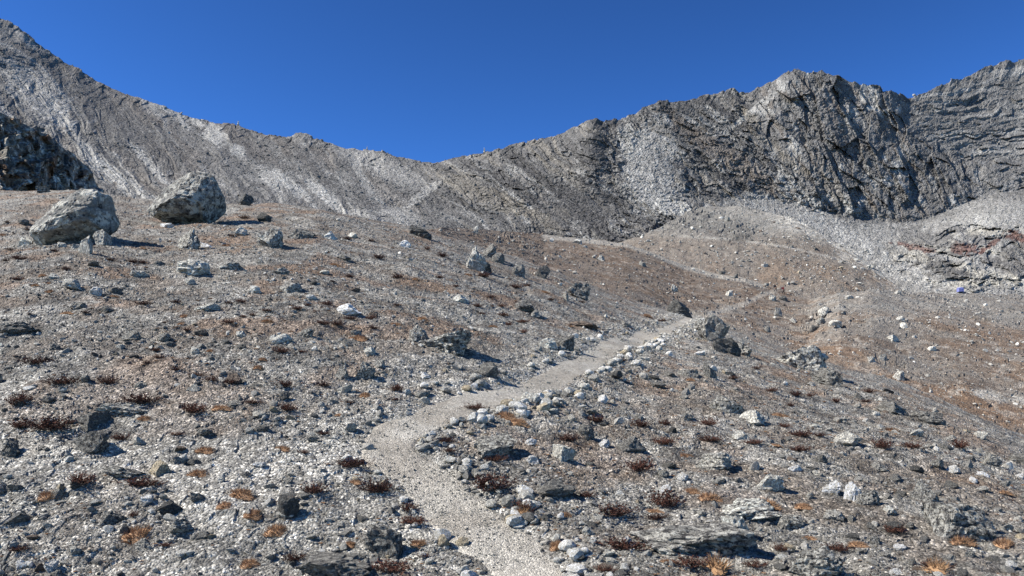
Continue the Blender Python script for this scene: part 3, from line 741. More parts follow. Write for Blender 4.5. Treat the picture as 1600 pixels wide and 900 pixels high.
# (px, py of base, width, height, tint, material, seed, label, short landmark name, kind)
R, D_, P_ = M_ROCK, M_ROCK_D, M_ROCK_P
HEROES = [
 (384, 322, 24, 20, 'black', D_, 21, "small pointed dark rock alone on the skyline right of the overhanging boulder", None, 'near'),
 (291, 390, 40, 37, 'grey', R, 22, "triangular speckled rock directly below the overhanging boulder", "the triangular speckled rock", 'near'),
 (423, 389, 58, 33, 'grey', R, 23, "rounded lichen-spotted rock right of the triangular speckled rock", "the rounded spotted rock", 'near'),
 (467, 374, 48, 28, 'dark', D_, 24, "dark smooth rock behind the rounded spotted rock near the crest", None, 'near'),
 (300, 429, 64, 27, 'pale', P_, 25, "angular pale rock with a grey right side below the triangular rock", "the angular pale rock", 'near'),
 (160, 384, 34, 26, 'grey', P_, 26, "upright grey rock right of the pale leaning boulder's foot", None, 'near'),
 (132, 398, 26, 34, 'grey', P_, 27, "narrow pointed grey stone in front of the pale leaning boulder", None, 'near'),
 (93, 388, 20, 13, 'pale', P_, 28, "little pale stone tucked under the pale leaning boulder's edge", None, 'near'),
 (257, 356, 22, 9, 'white', P_, 29, "small white stone under the left overhang of the huge boulder", None, 'near'),
 (655, 371, 42, 24, 'black', D_, 30, "black-faced block on the crest where the hill begins to drop", "the black-faced block", 'near'),
 (740, 423, 42, 38, 'grey', P_, 31, "tall pale ribbed rock leaning left on the hill crest", "the tall ribbed rock", 'near'),
 (766, 405, 30, 26, 'dark', D_, 32, "dark rock close behind the tall ribbed rock", None, 'near'),
 (780, 412, 24, 18, 'dark', D_, 332, "small dark rock right of the tall ribbed rock", None, 'near'),
 (757, 424, 26, 14, 'black', D_, 331, "black block at the right foot of the tall ribbed rock", None, 'near'),
 (848, 436, 26, 22, 'black', D_, 33, "dark knobbly rock right of the tall ribbed rock on the crest line", None, 'near'),
 (812, 434, 26, 22, 'dark', D_, 34, "dark rock on the crest between the ribbed rock and the knobbly rock", None, 'near'),
 (717, 474, 34, 17, 'pale', P_, 35, "small pale rock with a sunlit left face in the open slope", "the sunlit pale rock", 'near'),
 (815, 485, 40, 20, 'dark', R, 36, "flat dark grey rock right of the sunlit pale rock", None, 'near'),
 (907, 468, 46, 28, 'dark', R, 37, "slanting dark slab near the crest above the path's far end", "the slanting dark slab", 'near'),
 (885, 470, 15, 16, 'grey', R, 38, "small grey stone standing left of the slanting dark slab", None, 'near'),
 (696, 553, 90, 42, 'grey', R, 39, "wide grey rock with a black hollow on its right side", "the hollowed grey rock", 'near'),
 (658, 538, 40, 30, 'grey', R, 391, "rounded grey rock joined to the left end of the hollowed rock", None, 'near'),
 (857, 546, 36, 26, 'pale', P_, 40, "pale rough rock just above the middle of the path", "the pale rough rock", 'near'),
 (886, 548, 40, 26, 'dark', R, 41, "dark grey slab resting against the right of the pale rough rock", None, 'near'),
 (908, 511, 56, 14, 'brown', R, 42, "long low brownish slab above the far stretch of path", None, 'near'),
 (758, 591, 42, 24, 'dark', D_, 43, "dark greenish rock on the upper side of the path", "the dark greenish rock", 'near'),
 (535, 595, 26, 30, 'grey', R, 44, "left one of two grey rocks with a black gap between them", None, 'near'),
 (567, 596, 36, 28, 'grey', R, 45, "right one of two grey rocks with a black gap between them", "the paired grey rocks", 'near'),
 (1066, 494, 46, 26, 'black', D_, 46, "dark block where the path disappears over the crest", "the dark block at the path's end", 'near'),
 (1118, 536, 60, 38, 'dark', D_, 47, "jagged upright dark rock right of the path's far end", "the jagged dark rock", 'near'),
 (1138, 554, 48, 30, 'black', D_, 48, "lower dark block in front of the jagged upright rock", None, 'near'),
 (1098, 520, 40, 22, 'grey', R, 481, "grey lichened rock left of the jagged upright rock", None, 'near'),
 (1160, 556, 50, 22, 'grey', R, 482, "flat grey rock right of the jagged dark rock's foot", None, 'near'),
 (1268, 584, 92, 50, 'grey', R, 49, "big pointed slab with a pale left face on the right crest", "the big pointed slab", 'near'),
 (1302, 604, 60, 26, 'dark', R, 50, "dark slanting slab running down from the big pointed slab", None, 'near'),
 (1110, 592, 26, 26, 'dark', R, 501, "upright dark stone on the slope below the jagged dark rock", None, 'near'),
 (1122, 735, 62, 26, 'pale', R, 51, "pale crusted rock with black shadow to its right on the right slope", "the pale crusted rock", 'near'),
 (1508, 842, 104, 66, 'grey', R, 52, "large dark-topped lichen boulder at the lower right", "the lower right boulder", 'near'),
 (1085, 870, 190, 62, 'grey', R, 53, "broad low grey outcrop at the bottom right of the path", "the broad low outcrop", 'near'),
 (1185, 818, 110, 32, 'pale', R, 54, "long pale lichened outcrop above the broad low outcrop", "the long pale outcrop", 'near'),
 (1240, 832, 70, 30, 'grey', R, 55, "grey rock with a dark overhang right of the long pale outcrop", None, 'near'),
 (1285, 905, 90, 46, 'grey', R, 56, "dark and white patched rock at the bottom edge right of the outcrop", None, 'near'),
 (1150, 842, 50, 34, 'pale', P_, 57, "white crusted rock between the two right-hand outcrops", None, 'near'),
 (1335, 785, 32, 34, 'white', P_, 58, "upright whitish rock in the middle of the right slope", "the upright whitish rock", 'near'),
 (1358, 790, 40, 26, 'grey', R, 581, "grey rock right against the upright whitish rock", None, 'near'),
 (1305, 775, 34, 22, 'white', P_, 59, "white crusted rock left of the upright whitish rock", None, 'near'),
 (1205, 768, 46, 30, 'pale', P_, 60, "pale pointed rock halfway down the right slope", "the pale pointed rock", 'near'),
 (1450, 784, 50, 30, 'grey', R, 61, "lichened grey rock above the lower right boulder", None, 'near'),
 (505, 905, 140, 40, 'dark', D_, 62, "large dark boulder cut by the bottom edge left of the path", "the bottom dark boulder", 'near'),
 (600, 872, 66, 50, 'dark', R, 63, "rough dark grey rock at the left edge of the near path", "the rough dark rock", 'near'),
 (247, 743, 36, 24, 'tan', P_, 64, "cream wedge-shaped stone casting a black shadow in the left gravel", "the cream wedge stone", 'near'),
 (272, 727, 26, 12, 'grey', R, 641, "narrow grey block behind the cream wedge stone", None, 'near'),
 (132, 672, 74, 28, 'dark', D_, 65, "long dark rounded rock beside the biggest heather shrub", "the long dark rock", 'near'),
 (138, 712, 66, 36, 'dark', R, 66, "dark wedge rock with a black right side below the long dark rock", "the dark wedge rock", 'near'),
 (182, 655, 92, 26, 'grey', R, 67, "flat grey slab behind the long dark rock", "the flat grey slab", 'near'),
 (276, 838, 56, 22, 'grey', R, 68, "low layered grey slab right of the largest orange cushion", "the layered slab", 'near'),
 (185, 752, 90, 26, 'grey', R, 69, "sunken flat grey slab left of the cream wedge stone", None, 'near'),
 (168, 822, 50, 26, 'dark', R, 70, "smooth dark stone above the largest orange cushion", None, 'near'),
 (264, 806, 46, 26, 'black', D_, 71, "black jagged stone in the left gravel below the cream wedge stone", None, 'near'),
 (10, 712, 40, 30, 'dark', D_, 72, "dark rock cut by the left edge of view", None, 'near'),
 (22, 824, 60, 16, 'dark', D_, 73, "low dark slab near the left edge at the bottom", None, 'near'),
 (450, 812, 46, 34, 'black', D_, 74, "black crusted rock in the gravel left of the path", "the black crusted rock", 'near'),
 (217, 862, 34, 18, 'grey', R, 75, "smooth grey cobble just below the largest orange cushion", None, 'near'),
 (770, 716, 80, 34, 'grey', R, 76, "lichened grey rock on the right bank of the path's bend", "the rock by the bend", 'near'),
 (880, 722, 44, 32, 'pale', P_, 77, "rounded white-crusted rock right of the path's bend", "the rounded white rock", 'near'),
 (918, 690, 28, 24, 'dark', R, 78, "dark glinting block above the rounded white rock", None, 'near'),
 (990, 708, 60, 26, 'dark', D_, 79, "black-hollowed low rock out on the right slope", "the low black-hollowed rock", 'near'),
 (865, 776, 70, 24, 'dark', D_, 80, "wide dark rock right of the white stones lining the path", "the wide dark rock", 'near'),
 (1145, 648, 60, 30, 'grey', R, 81, "greyish outcrop rock on the upper right slope", "the upper slope rock", 'near'),
 (1180, 665, 46, 22, 'pale', P_, 82, "pale lichened rock just below the upper slope rock", None, 'near'),
 (1405, 650, 70, 20, 'dark', D_, 83, "dark slab lying down the slope below the right crest", "the dark slope slab", 'near'),
 (1455, 662, 60, 22, 'dark', R, 84, "dark slab right of the slope slab along the right crest", None, 'near'),
 (1330, 700, 50, 22, 'pale', P_, 85, "white streaked rock in the upper middle of the right slope", None, 'near'),
 (1550, 730, 36, 20, 'grey', R, 86, "grey rock near the right edge above the boulder", None, 'near'),
 (440, 430, 34, 14, 'grey', R, 87, "low grey rock right of the angular pale rock", None, 'near'),
 (215, 434, 34, 13, 'pale', P_, 88, "low pale rock left of the angular pale rock", None, 'near'),
 (450, 460, 50, 22, 'grey', R, 89, "rough flat grey rock in the middle of the left hill", None, 'near'),
 (322, 486, 44, 12, 'pale', P_, 90, "low pale slab on the left hill below the angular pale rock", None, 'near'),
 (20, 524, 70, 18, 'dark', D_, 91, "wide dark rock at the left edge in the middle of the hill", None, 'near'),
 (475, 528, 30, 14, 'grey', R, 92, "small rough rock in the open left slope", None, 'near'),
 (120, 390, 20, 10, 'grey', P_, 93, "small grey stone before the pale leaning boulder's shaded underside", None, 'near'),
 (38, 385, 28, 16, 'pale', P_, 94, "pale stone left of the pale leaning boulder", None, 'near'),
 (65, 302, 34, 12, 'dark', R, 95, "small dark rock behind the top left of the pale leaning boulder", None, 'near'),
 # middle distance
 (1207, 471, 14, 10, 'grey', R, 101, "pale rounded rock just below the two hikers", "the pale rock under the hikers", 'mid'),
 (1225, 471, 16, 9, 'black', D_, 102, "black rock just below the hiker in red", None, 'mid'),
 (1198, 448, 11, 5, 'dark', D_, 103, "flat dark rock left of the two hikers", None, 'mid'),
 (1130, 430, 14, 8, 'black', D_, 104, "left of two dark rocks on the far trail's crest", None, 'mid'),
 (1150, 436, 12, 9, 'black', D_, 105, "right of two dark rocks on the far trail's crest", None, 'mid'),
 (1218, 495, 15, 14, 'dark', D_, 106, "dark and pale split rock below the hikers", None, 'mid'),
 (1142, 464, 14, 12, 'grey', R, 107, "grey rock on the brown bank left of the hikers", None, 'mid'),
 (905, 383, 22, 8, 'grey', P_, 108, "pale rocks lying together beside the far path", None, 'mid'),
 (745, 364, 10, 12, 'grey', R, 109, "small upright grey rock on the far brown slope", None, 'mid'),
 (1004, 417, 13, 10, 'dark', R, 110, "dark rock under the bend of the far path", None, 'mid'),
 (940, 408, 12, 9, 'grey', R, 111, "grey rock in the middle of the far brown slope", None, 'mid'),
 (1054, 458, 12, 12, 'grey', R, 112, "pale grey rock low on the far brown slope", None, 'mid'),
 (1275, 517, 18, 12, 'black', D_, 113, "black block at the foot of the far rock pile", None, 'mid'),
 (1306, 513, 24, 14, 'grey', P_, 114, "largest pale slab in the far rock pile", "the far rock pile", 'mid'),
 (1290, 492, 18, 12, 'grey', R, 115, "grey rock on top of the far rock pile", None, 'mid'),
 (1285, 505, 16, 12, 'dark', R, 116, "dark rock in the middle of the far rock pile", None, 'mid'),
 (1411, 504, 20, 10, 'grey', P_, 117, "pale rock above the white one on the orange slope", None, 'mid'),
 (1412, 514, 14, 10, 'pale', P_, 118, "white rock on the orange slope right of the rock pile", None, 'mid'),
 (1396, 534, 22, 11, 'grey', P_, 119, "low pale rock on the orange slope under the white rock", None, 'mid'),
 (1458, 549, 15, 10, 'pale', P_, 120, "rounded whitish rock alone on the far right slope", None, 'mid'),
 (1380, 566, 18, 12, 'dark', D_, 121, "dark notched rock on the orange slope", None, 'mid'),
 (1362, 568, 16, 10, 'grey', R, 122, "grey rock left of the dark notched rock", None, 'mid'),
 (1408, 596, 22, 16, 'grey', R, 123, "grey rock just beyond the right crest", None, 'mid'),
 (1328, 468, 16, 7, 'grey', R, 124, "grey rock on the rim of the far right knoll", None, 'mid'),
 (1240, 505, 14, 8, 'grey', R, 125, "low grey rock left of the far rock pile", None, 'mid'),
 (1200, 520, 12, 11, 'dark', R, 126, "pointed dark rock on the far orange ground", None, 'mid'),
]
_rock_cache = {}
def rock_object(name, seed, sub, mat, w, h, deep, **kw):
    """rock of width w and height h (m) as one mesh scaled by the object"""
    key = (seed, sub, mat.name, round(h / w, 1), round(deep, 1))
    if key not in _rock_cache:
        v, f = rock_shape(seed, sub, 1.0, 1.0, **kw)
        v = v / np.array([np.abs(v[:, 0]).max(), np.abs(v[:, 1]).max(), np.abs(v[:, 2]).max()])
        me = mesh_obj(name, v, f, mat, link=False).data
        _rock_cache[key] = me
    o = bpy.data.objects.new(name, _rock_cache[key]); COL.objects.link(o)
    o.scale = (w / 2, w / 2 * deep, h / 2)
    return o

HERO_POS = []
for (px, py, w, h, tint, mat, seed, label, short, kind) in HEROES:
    x, y, z = surf(px, py - 1, kind)
    k_ = y / F / ct
    wm_, hm_ = w * k_, h * k_ * 1.5
    deep = .75 if h > .5 * w else .9
    o = rock_object("rock", seed, 5 if w > 85 else 4 if w > 28 else 3, mat, wm_, hm_, deep, cuts=14, cut_lo=.4, rough=.15, lay=.05 if seed % 3 == 0 else 0)
    o.location = (x, y + wm_ * deep * .3, z + hm_ * .17)
    o.rotation_euler = (random.uniform(-.12, .12), random.uniform(-.12, .12) + {47: .5, 48: .45, 49: .3, 50: .35, 37: .35, 83: .3, 84: .3, 31: .2}.get(seed, 0), random.uniform(-.25, .25))
    o.color = jit(TINT[tint], .1)
    tag(o, label, "rock", ROCK_GROUP)
    HERO_POS.append((px, py - h / 2, max(w, h)))
    if short: LAND.append((px, py - h / 2, short))
HERO_POS += [(120, 340, 140), (290, 310, 140)]

# ------------------------------------------------------------------ labels for the many
MANY = []
def later(o, head, px, py, cat, group, tails=("",), own=None):
    """a thing whose label is chosen once all things stand: head + where it lies from the nearest landmarks"""
    o["category"] = cat; o["group"] = group
    MANY.append((o, head, px, py, own))
def relation(px, py, l, near):
    dx, dy = px - l[0], (py - l[1]) * 1.7
    ang = math.degrees(math.atan2(-dy, dx)) % 360
    rel = ["right of", "behind and right of", "behind", "behind and left of", "left of", "in front and left of", "in front of", "in front and right of"][int(((ang + 22.5) % 360) // 45)]
    d = math.hypot(dx, dy)
    return ("just " if d < 45 else "well " if d > 130 and near == 0 else "") + rel + " " + l[2]
def assign_labels():
    used = {o["label"] for o in bpy.data.objects if "label" in o}
    for o, head, px, py, own in MANY:
        if own: o["label"] = own; used.add(own)
    for o, head, px, py, own in MANY:
        if own: continue
        ls = sorted(LAND, key=lambda l: math.hypot(px - l[0], (py - l[1]) * 1.7))
        opts = [f"{head} {relation(px, py, l, q)}" for q, l in enumerate(ls[:6])]
        for l1, l2 in ((ls[0], ls[1]), (ls[0], ls[2]), (ls[1], ls[2]), (ls[0], ls[3])):
            if (px - l1[0]) * (px - l2[0]) < 0: opts.insert(3, f"{head} between {l1[2]} and {l2[2]}")
        opts = [t for t in opts if len(t.split()) <= 16]
        pick = next((t for t in opts if t not in used), opts[0])
        o["label"] = pick; used.add(pick)

# ------------------------------------------------------------------ scattering
def in_near(px, py):
    a, T = ray(px, py); Tc, _ = NEAR.crest(a)
    return T < Tc - .004
def near_points(n, p0=-120, p1=1720, y0=295, y1=935):
    px = rng.uniform(p0, p1, n); py = rng.uniform(y0, y1, n)
    m = in_near(px, py); px, py = px[m], py[m]
    x, y = near_hit(px, py); 
    return px, py, x, y
def stones_geo(name, pts, scl, rot_, tint, variants, mat_index=None):
    """one object of countless stones: points that carry their own size, turn and colour, one mesh shape each"""
    me = bpy.data.meshes.new(name)
    me.vertices.add(len(pts)); me.vertices.foreach_set("co", np.asarray(pts, np.float32).ravel())
    def at(nm, typ, data, key):
        a_ = me.attributes.new(nm, typ, 'POINT'); a_.data.foreach_set(key, np.ascontiguousarray(data).ravel())
    at("scl", 'FLOAT_VECTOR', scl.astype(np.float32), "vector"); at("rot", 'FLOAT_VECTOR', rot_.astype(np.float32), "vector")
    at("tint", 'FLOAT_COLOR', np.c_[tint, np.ones(len(pts))].astype(np.float32), "color")
    at("idx", 'INT', rng.integers(0, len(variants), len(pts)).astype(np.int32), "value")
    o = bpy.data.objects.new(name, me); COL.objects.link(o)
    cl_ = bpy.data.collections.new(name + "_shapes")
    for v_ in variants: cl_.objects.link(v_)
    g = bpy.data.node_groups.new(name, 'GeometryNodeTree')
    g.interface.new_socket("Geometry", in_out='INPUT', socket_type='NodeSocketGeometry'); g.interface.new_socket("Geometry", in_out='OUTPUT', socket_type='NodeSocketGeometry')
    gi = g.nodes.new("NodeGroupInput"); go = g.nodes.new("NodeGroupOutput")
    ip = g.nodes.new("GeometryNodeInstanceOnPoints"); ci = g.nodes.new("GeometryNodeCollectionInfo")
    ci.inputs[0].default_value = cl_; ci.inputs["Separate Children"].default_value = True; ci.inputs["Reset Children"].default_value = True
    def na(nm, typ):
        n_ = g.nodes.new("GeometryNodeInputNamedAttribute"); n_.data_type = typ; n_.inputs["Name"].default_value = nm
        return next(s_ for s_ in n_.outputs if s_.enabled and s_.name == "Attribute")
    L = g.links.new
    L(gi.outputs[0], ip.inputs["Points"]); L(ci.outputs[0], ip.inputs["Instance"]); ip.inputs["Pick Instance"].default_value = True
    L(na("idx", 'INT'), ip.inputs["Instance Index"]); L(na("scl", 'FLOAT_VECTOR'), ip.inputs["Scale"])
    er = g.nodes.new("FunctionNodeEulerToRotation"); L(na("rot", 'FLOAT_VECTOR'), er.inputs[0]); L(er.outputs[0], ip.inputs["Rotation"])
    L(ip.outputs[0], go.inputs[0])
    md = o.modifiers.new("scatter", 'NODES'); md.node_group = g
    o["kind"] = "stuff"
    return o
CHIPS = []
for i in range(10):
    v, f = rock_shape(700 + i, 1 if i < 6 else 2, 1, 1, cuts=7, cut_lo=.35)
    CHIPS.append(mesh_obj("chip", v, f, M_STONE, link=False))
def stone_tints(n, wts):
    pal = np.array([TINT['grey'], TINT['pale'], TINT['white'], TINT['dark'], TINT['black'], TINT['brown'], TINT['tan']])
    w = np.asarray(wts, float)
    if w.ndim == 1: w = np.tile(w, (n, 1))
    cw = np.cumsum(w / w.sum(1)[:, None], 1)
    i = (rng.random(n)[:, None] > cw).sum(1).clip(0, 6)
    return pal[i] * rng.uniform(.75, 1.3, n)[:, None]

# gravel and stones too many to count
px, py, x, y = near_points(420000)
d, hw = path_dist(x, y)
clump = fbm(x / 1.6, y / 1.6, 3, 801)
keep = (d > hw + .02) | (rng.random(len(x)) < .42 + .004 * np.clip(y - 12, 0, 40) + .6 * ss(.25, .0, hw - d))
keep &= rng.random(len(x)) < (.08 + 1.1 * ss(.36, .6, clump))
px, py, x, y, d, hw = (q[keep] for q in (px, py, x, y, d, hw))
n = len(x)
x = x + rng.normal(0, .03, n); y = y + rng.normal(0, .12, n)
inpath = d < hw
spx = np.minimum(.36 * rng.pareto(1.7, n) + .95, 14.0)            # size in picture units
spx = np.minimum(spx, lerp(5.0, 14.0, ss(420, 680, py)))
spx = np.where(inpath, np.minimum(spx, 4), spx)
size = spx * y / F
size = np.minimum(size, .5)
z = np.where(inpath, path_height(x, y), near_height(x, y))
leftw = ss(40, -60, (px - np.interp(py, [500, 690, 900], [1050, 610, 830])))
wp_ = np.clip(ss(480, 760, py) * leftw + np.exp(-np.clip(d - hw, 0, None) / .4) + .5 * ss(640, 820, py) * (1 - leftw) * ss(.4, .6, fbm(x / 1.9, y / 1.9, 3, 841)), 0, 1)[:, None]
tint = stone_tints(n, lerp(np.array([.48, .24, .09, .09, .02, .06, .02]), np.array([.30, .37, .21, .06, .01, .01, .04]), wp_))
tint = np.where(inpath[:, None], np.clip(tint * .45 + .2, .16, .47) * WARM, tint)
sc3 = np.c_[size * .5 * rng.uniform(.8, 1.4, n), size * .5 * rng.uniform(.7, 1.2, n), size * .5 * rng.uniform(.4, .85, n)]
rt = np.c_[rng.normal(0, .3, n), rng.normal(0, .3, n), rng.uniform(0, 6.28, n)]
stones_geo("gravel", np.c_[x, y, z + sc3[:, 2] * .35], sc3, rt, tint, CHIPS)

# scattered rubble on the moraine, the knoll and the foot of the mountain
def sheet_points(S, H, n, p0, p1, y0, y1):
    px = rng.uniform(p0, p1, n); py = rng.uniform(y0, y1, n)
    a, T = ray(px, py); Tc, Dc = S.crest(a); T0, D0 = S.foot(a)
    m = (T < Tc) & (T > T0); a, T, Tc, Dc, T0, D0 = (q[m] for q in (a, T, Tc, Dc, T0, D0)); px, py = px[m], py[m]
    D = 1 / (1 / Dc + (1 / D0 - 1 / Dc) * ((Tc - T) / (Tc - T0)) ** (1 / S.p))
    x = a * D; return px, py, x, D, H(x, D)
for (nm, S, H, n0, box) in (("rubble", MID, mid_height, 27000, (560, 1720, 340, 760)), ("rubble", KNOLL, knoll_height, 9000, (940, 1470, 318, 500))):
    px, py, x, y, z = sheet_points(S, H, n0, *box)
    kp = rng.random(len(x)) < .25 + 1.2 * fbm(x / 10, y / 10, 3, 811)
    px, py, x, y, z = (q[kp] for q in (px, py, x, y, z)); n = len(x)
    spx = np.minimum(.8 * rng.pareto(2.1, n) + 1.2, 7)
    size = spx * y / F
    tint = stone_tints(n, [.52, .18, .03, .12, .02, .13, .02])
    sc3 = np.c_[size * .5 * rng.uniform(.8, 1.4, n), size * .5 * rng.uniform(.7, 1.2, n), size * .5 * rng.uniform(.45, .85, n)]
    rt = np.c_[rng.normal(0, .3, n), rng.normal(0, .3, n), rng.uniform(0, 6.28, n)]
    stones_geo(nm, np.c_[x, y, z + sc3[:, 2] * .3], sc3, rt, tint, CHIPS)

# blocks of scree on the mountain
vis = np.nonzero((MPX.ravel() > -60) & (MPX.ravel() < 1660))[0]
pk = rng.choice(vis, 46000)
w_ = np.clip(.25 + smooth.ravel()[pk] * .9 + .3 * wm.ravel()[pk], 0, 1)
pk = pk[rng.random(len(pk)) < w_]
n = len(pk)
pos = np.c_[MX.ravel()[pk], MD.ravel()[pk], MZ.ravel()[pk]]
size = np.minimum(.7 * rng.pareto(2.2, n) + 1.1, 6) * pos[:, 1] / F
base_c = Mc[:NR].reshape(-1, 3)[pk]
tint = np.clip(base_c * WARM * rng.uniform(.8, 1.2, n)[:, None], .04, .45)
sc3 = np.c_[size * .5 * rng.uniform(.8, 1.4, n), size * .5 * rng.uniform(.8, 1.2, n), size * .5 * rng.uniform(.5, .9, n)]
stones_geo("scree", pos + rng.normal(0, .5, (n, 3)) * np.array([1, .3, .3]), sc3, np.c_[rng.normal(0, .4, n), rng.normal(0, .4, n), rng.uniform(0, 6.28, n)], tint, CHIPS)

# ---- rocks strewn singly over the near slope
ROCKV = [(900 + i) for i in range(14)]
def clear(px, py, r, taken):
    for (qx, qy, qr) in taken:
        if abs(px - qx) < (r + qr) * .5 and abs(py - qy) < (r + qr) * .32: return False
    return True
def add_rock(px, py, w, tint, group, taken, kind='near'):
    x, y, z = surf(px, py, kind)
    k_ = y / F / ct; wm_ = w * k_; hm_ = wm_ * random.uniform(.45, .9); deep = random.choice((.7, .9, 1.1))
    mat = {'dark': M_ROCK_D, 'black': M_ROCK_D, 'grey': M_ROCK, 'brown': M_ROCK}.get(tint, M_ROCK_P)
    o = rock_object("rock", random.choice(ROCKV), 3, mat, wm_, hm_, deep, cuts=12, cut_lo=.42, rough=.14)
    # same aspect bucket meshes are shared; the object's scale gives the size
    o.location = (x, y, z + hm_ * random.uniform(.02, .15)); o.rotation_euler = (random.uniform(-.25, .25), random.uniform(-.25, .25), random.uniform(0, 6.28))
    o.color = jit(TINT[tint], .2)
    return o
TAKEN = list(HERO_POS)
SIZEWORD = lambda w: "small" if w < 20 else "middling" if w < 30 else "sizeable"
WORD = {'grey': 'grey', 'pale': 'pale grey', 'white': 'whitish', 'dark': 'dark grey', 'black': 'blackish', 'brown': 'brownish', 'tan': 'cream'}
made = []
tries = 0
while len(made) < 185 and tries < 6000:
    tries += 1
    px = random.uniform(-20, 1620); py = random.uniform(315, 905)
    if random.random() < .3: px, py = random.uniform(1000, 1620), random.uniform(720, 905)
    if not in_near(px, py - 4): continue
    x, y = near_hit(px, py); d, hw = path_dist(np.array([x]), np.array([y]))
    w = min(15 + 5 * random.paretovariate(2.2), 46)
    if d[0] < hw[0] + w * y / F * .6: continue
    rightside = px > np.interp(py, [500, 690, 900], [1050, 610, 830])
    if not rightside and random.random() < .25: continue
    if not clear(px, py, w, TAKEN): continue
    tint = random.choices(['grey', 'pale', 'white', 'dark', 'black', 'brown'], [4, 4 if rightside else 2.2, (4.5 if py > 720 else 2.2) if rightside else 1.5, 2.0, .6, .4])[0]
    o = add_rock(px, py, w, tint, None, TAKEN)
    TAKEN.append((px, py - w * .3, w)); made.append(o)
    later(o, f"{SIZEWORD(w)} {WORD[tint]} rock", px, py, "rock", ROCK_GROUP)

# ---- pale stones lining the trodden path
STONEV = [(940 + i) for i in range(10)]
cum = np.r_[0, np.cumsum(np.hypot(*np.diff(PATH, axis=0).T))]
cand = []
for _ in range(3600):
    t = random.uniform(0, cum[-1]); cx = np.interp(t, cum, PATH[:, 0]); cy = np.interp(t, cum, PATH[:, 1])
    i = min(np.searchsorted(cum, t), len(PATH) - 1)
    side = 1 if random.random() < .68 else -1
    off = random.uniform(.34, .62) + (abs(random.gauss(0, .3)) if random.random() < .5 else 0)
    off += .004 * max(0, min(cy - 9, 40))
    x, y = cx + nrm[i, 0] * off * side, cy + nrm[i, 1] * off * side
    sz = min(.03 + .035 * random.paretovariate(1.5), .24) if side > 0 else min(.025 + .03 * random.paretovariate(1.7), .2)
    if y < 7.5: continue
    cand.append((sz / y, x, y, sz, side))
cand.sort(reverse=True)
lin = cand[:300]
placed = []
zs = near_height(np.array([c[1] for c in lin]), np.array([c[2] for c in lin]))
for (q, x, y, sz, side), z in zip(lin, zs):
    tint = random.choices(['white', 'pale', 'grey', 'tan', 'dark'], [5, 4, 1.5, .8, .6])[0]
    o = rock_object("path_stone", random.choice(STONEV), 2, M_PEB if tint != 'dark' else M_ROCK_D, sz, sz * random.uniform(.5, .85), random.choice((.7, .9)), cuts=8, cut_lo=.5, rough=.06)
    o.location = (x, y, z + sz * .2); o.rotation_euler = (random.uniform(-.3, .3), random.uniform(-.3, .3), random.uniform(0, 6.28)); o.color = jit(TINT[tint], .2)
    ppx, ppy = pix(x, y, z)
    later(o, f"{'large' if q * F > 22 else 'small'} {WORD[tint]} stone on the path's {'right' if side > 0 else 'left'} edge", ppx, ppy, "stone", "stones lining the path")
rest = cand[300:]
rx = np.array([c[1] for c in rest]); ryy = np.array([c[2] for c in rest]); rs = np.array([c[3] for c in rest]); n = len(rest)
rx2 = np.concatenate([rx + rng.normal(0, .25, n) for _ in range(3)]); ry2 = np.concatenate([ryy + rng.normal(0, .3, n) for _ in range(3)]); rs2 = np.concatenate([rs * k_ for k_ in (.65, .5, .4)])
d, hw = path_dist(rx2, ry2); kp = d > hw; rx2, ry2, rs2 = rx2[kp], ry2[kp], rs2[kp]; n = len(rx2)
sc3 = np.c_[rs2 * .5, rs2 * .45, rs2 * .35]
stones_geo("path_stones", np.c_[rx2, ry2, near_height(rx2, ry2) + rs2 * .14], sc3, np.c_[rng.normal(0, .3, n), rng.normal(0, .3, n), rng.uniform(0, 6.28, n)], stone_tints(n, [.22, .38, .3, .06, .0, .0, .06]), CHIPS)

# ------------------------------------------------------------------ plants
def heather(seed, stems=72, leaves=17):
    r = random.Random(seed); V, Fc = [], []; V2, F2 = [], []
    for _ in range(stems):
        az = r.uniform(0, 6.283); lean = r.uniform(.25, 1.4); ln = r.uniform(.5, 1.0)
        b = Vector((r.gauss(0, .22), r.gauss(0, .22), -.05)); dirv = Vector((math.cos(az) * math.sin(lean), math.sin(az) * math.sin(lean), math.cos(lean) * .75))
        pts = [b + dirv * ln * t + Vector((0, 0, .18 * t * t)) for t in (0, .35, .7, 1)]
        side = dirv.cross(Vector((0, 0, 1))).normalized() * .014; up = Vector((0, 0, .014))
        i0 = len(V)
        for p_, kk in zip(pts, (1, .85, .6, .2)):
            V += [p_ + side * kk, p_ - side * kk * .5 + up * kk, p_ - side * kk * .5 - up * kk]
        for s_ in range(3):
            for q in range(3):
                a_ = i0 + s_ * 3 + q; b_ = i0 + s_ * 3 + (q + 1) % 3; Fc.append((a_, b_, b_ + 3, a_ + 3))
        for _k in range(leaves):
            t = r.uniform(.3, 1.02); p_ = b + dirv * ln * t + Vector((0, 0, .18 * t * t))
            d1 = Vector((r.gauss(0, 1), r.gauss(0, 1), r.gauss(.4, .8))).normalized(); d2 = d1.orthogonal().normalized(); d2.rotate(Matrix.Rotation(r.uniform(0, 6.28), 3, d1))
            s_ = r.uniform(.06, .11); i1 = len(V2)
            V2 += [p_, p_ + d1 * s_ * .5 + d2 * s_ * .3, p_ + d1 * s_, p_ + d1 * s_ * .5 - d2 * s_ * .3]; F2.append((i1, i1 + 1, i1 + 2, i1 + 3))
    return V, Fc, V2, F2
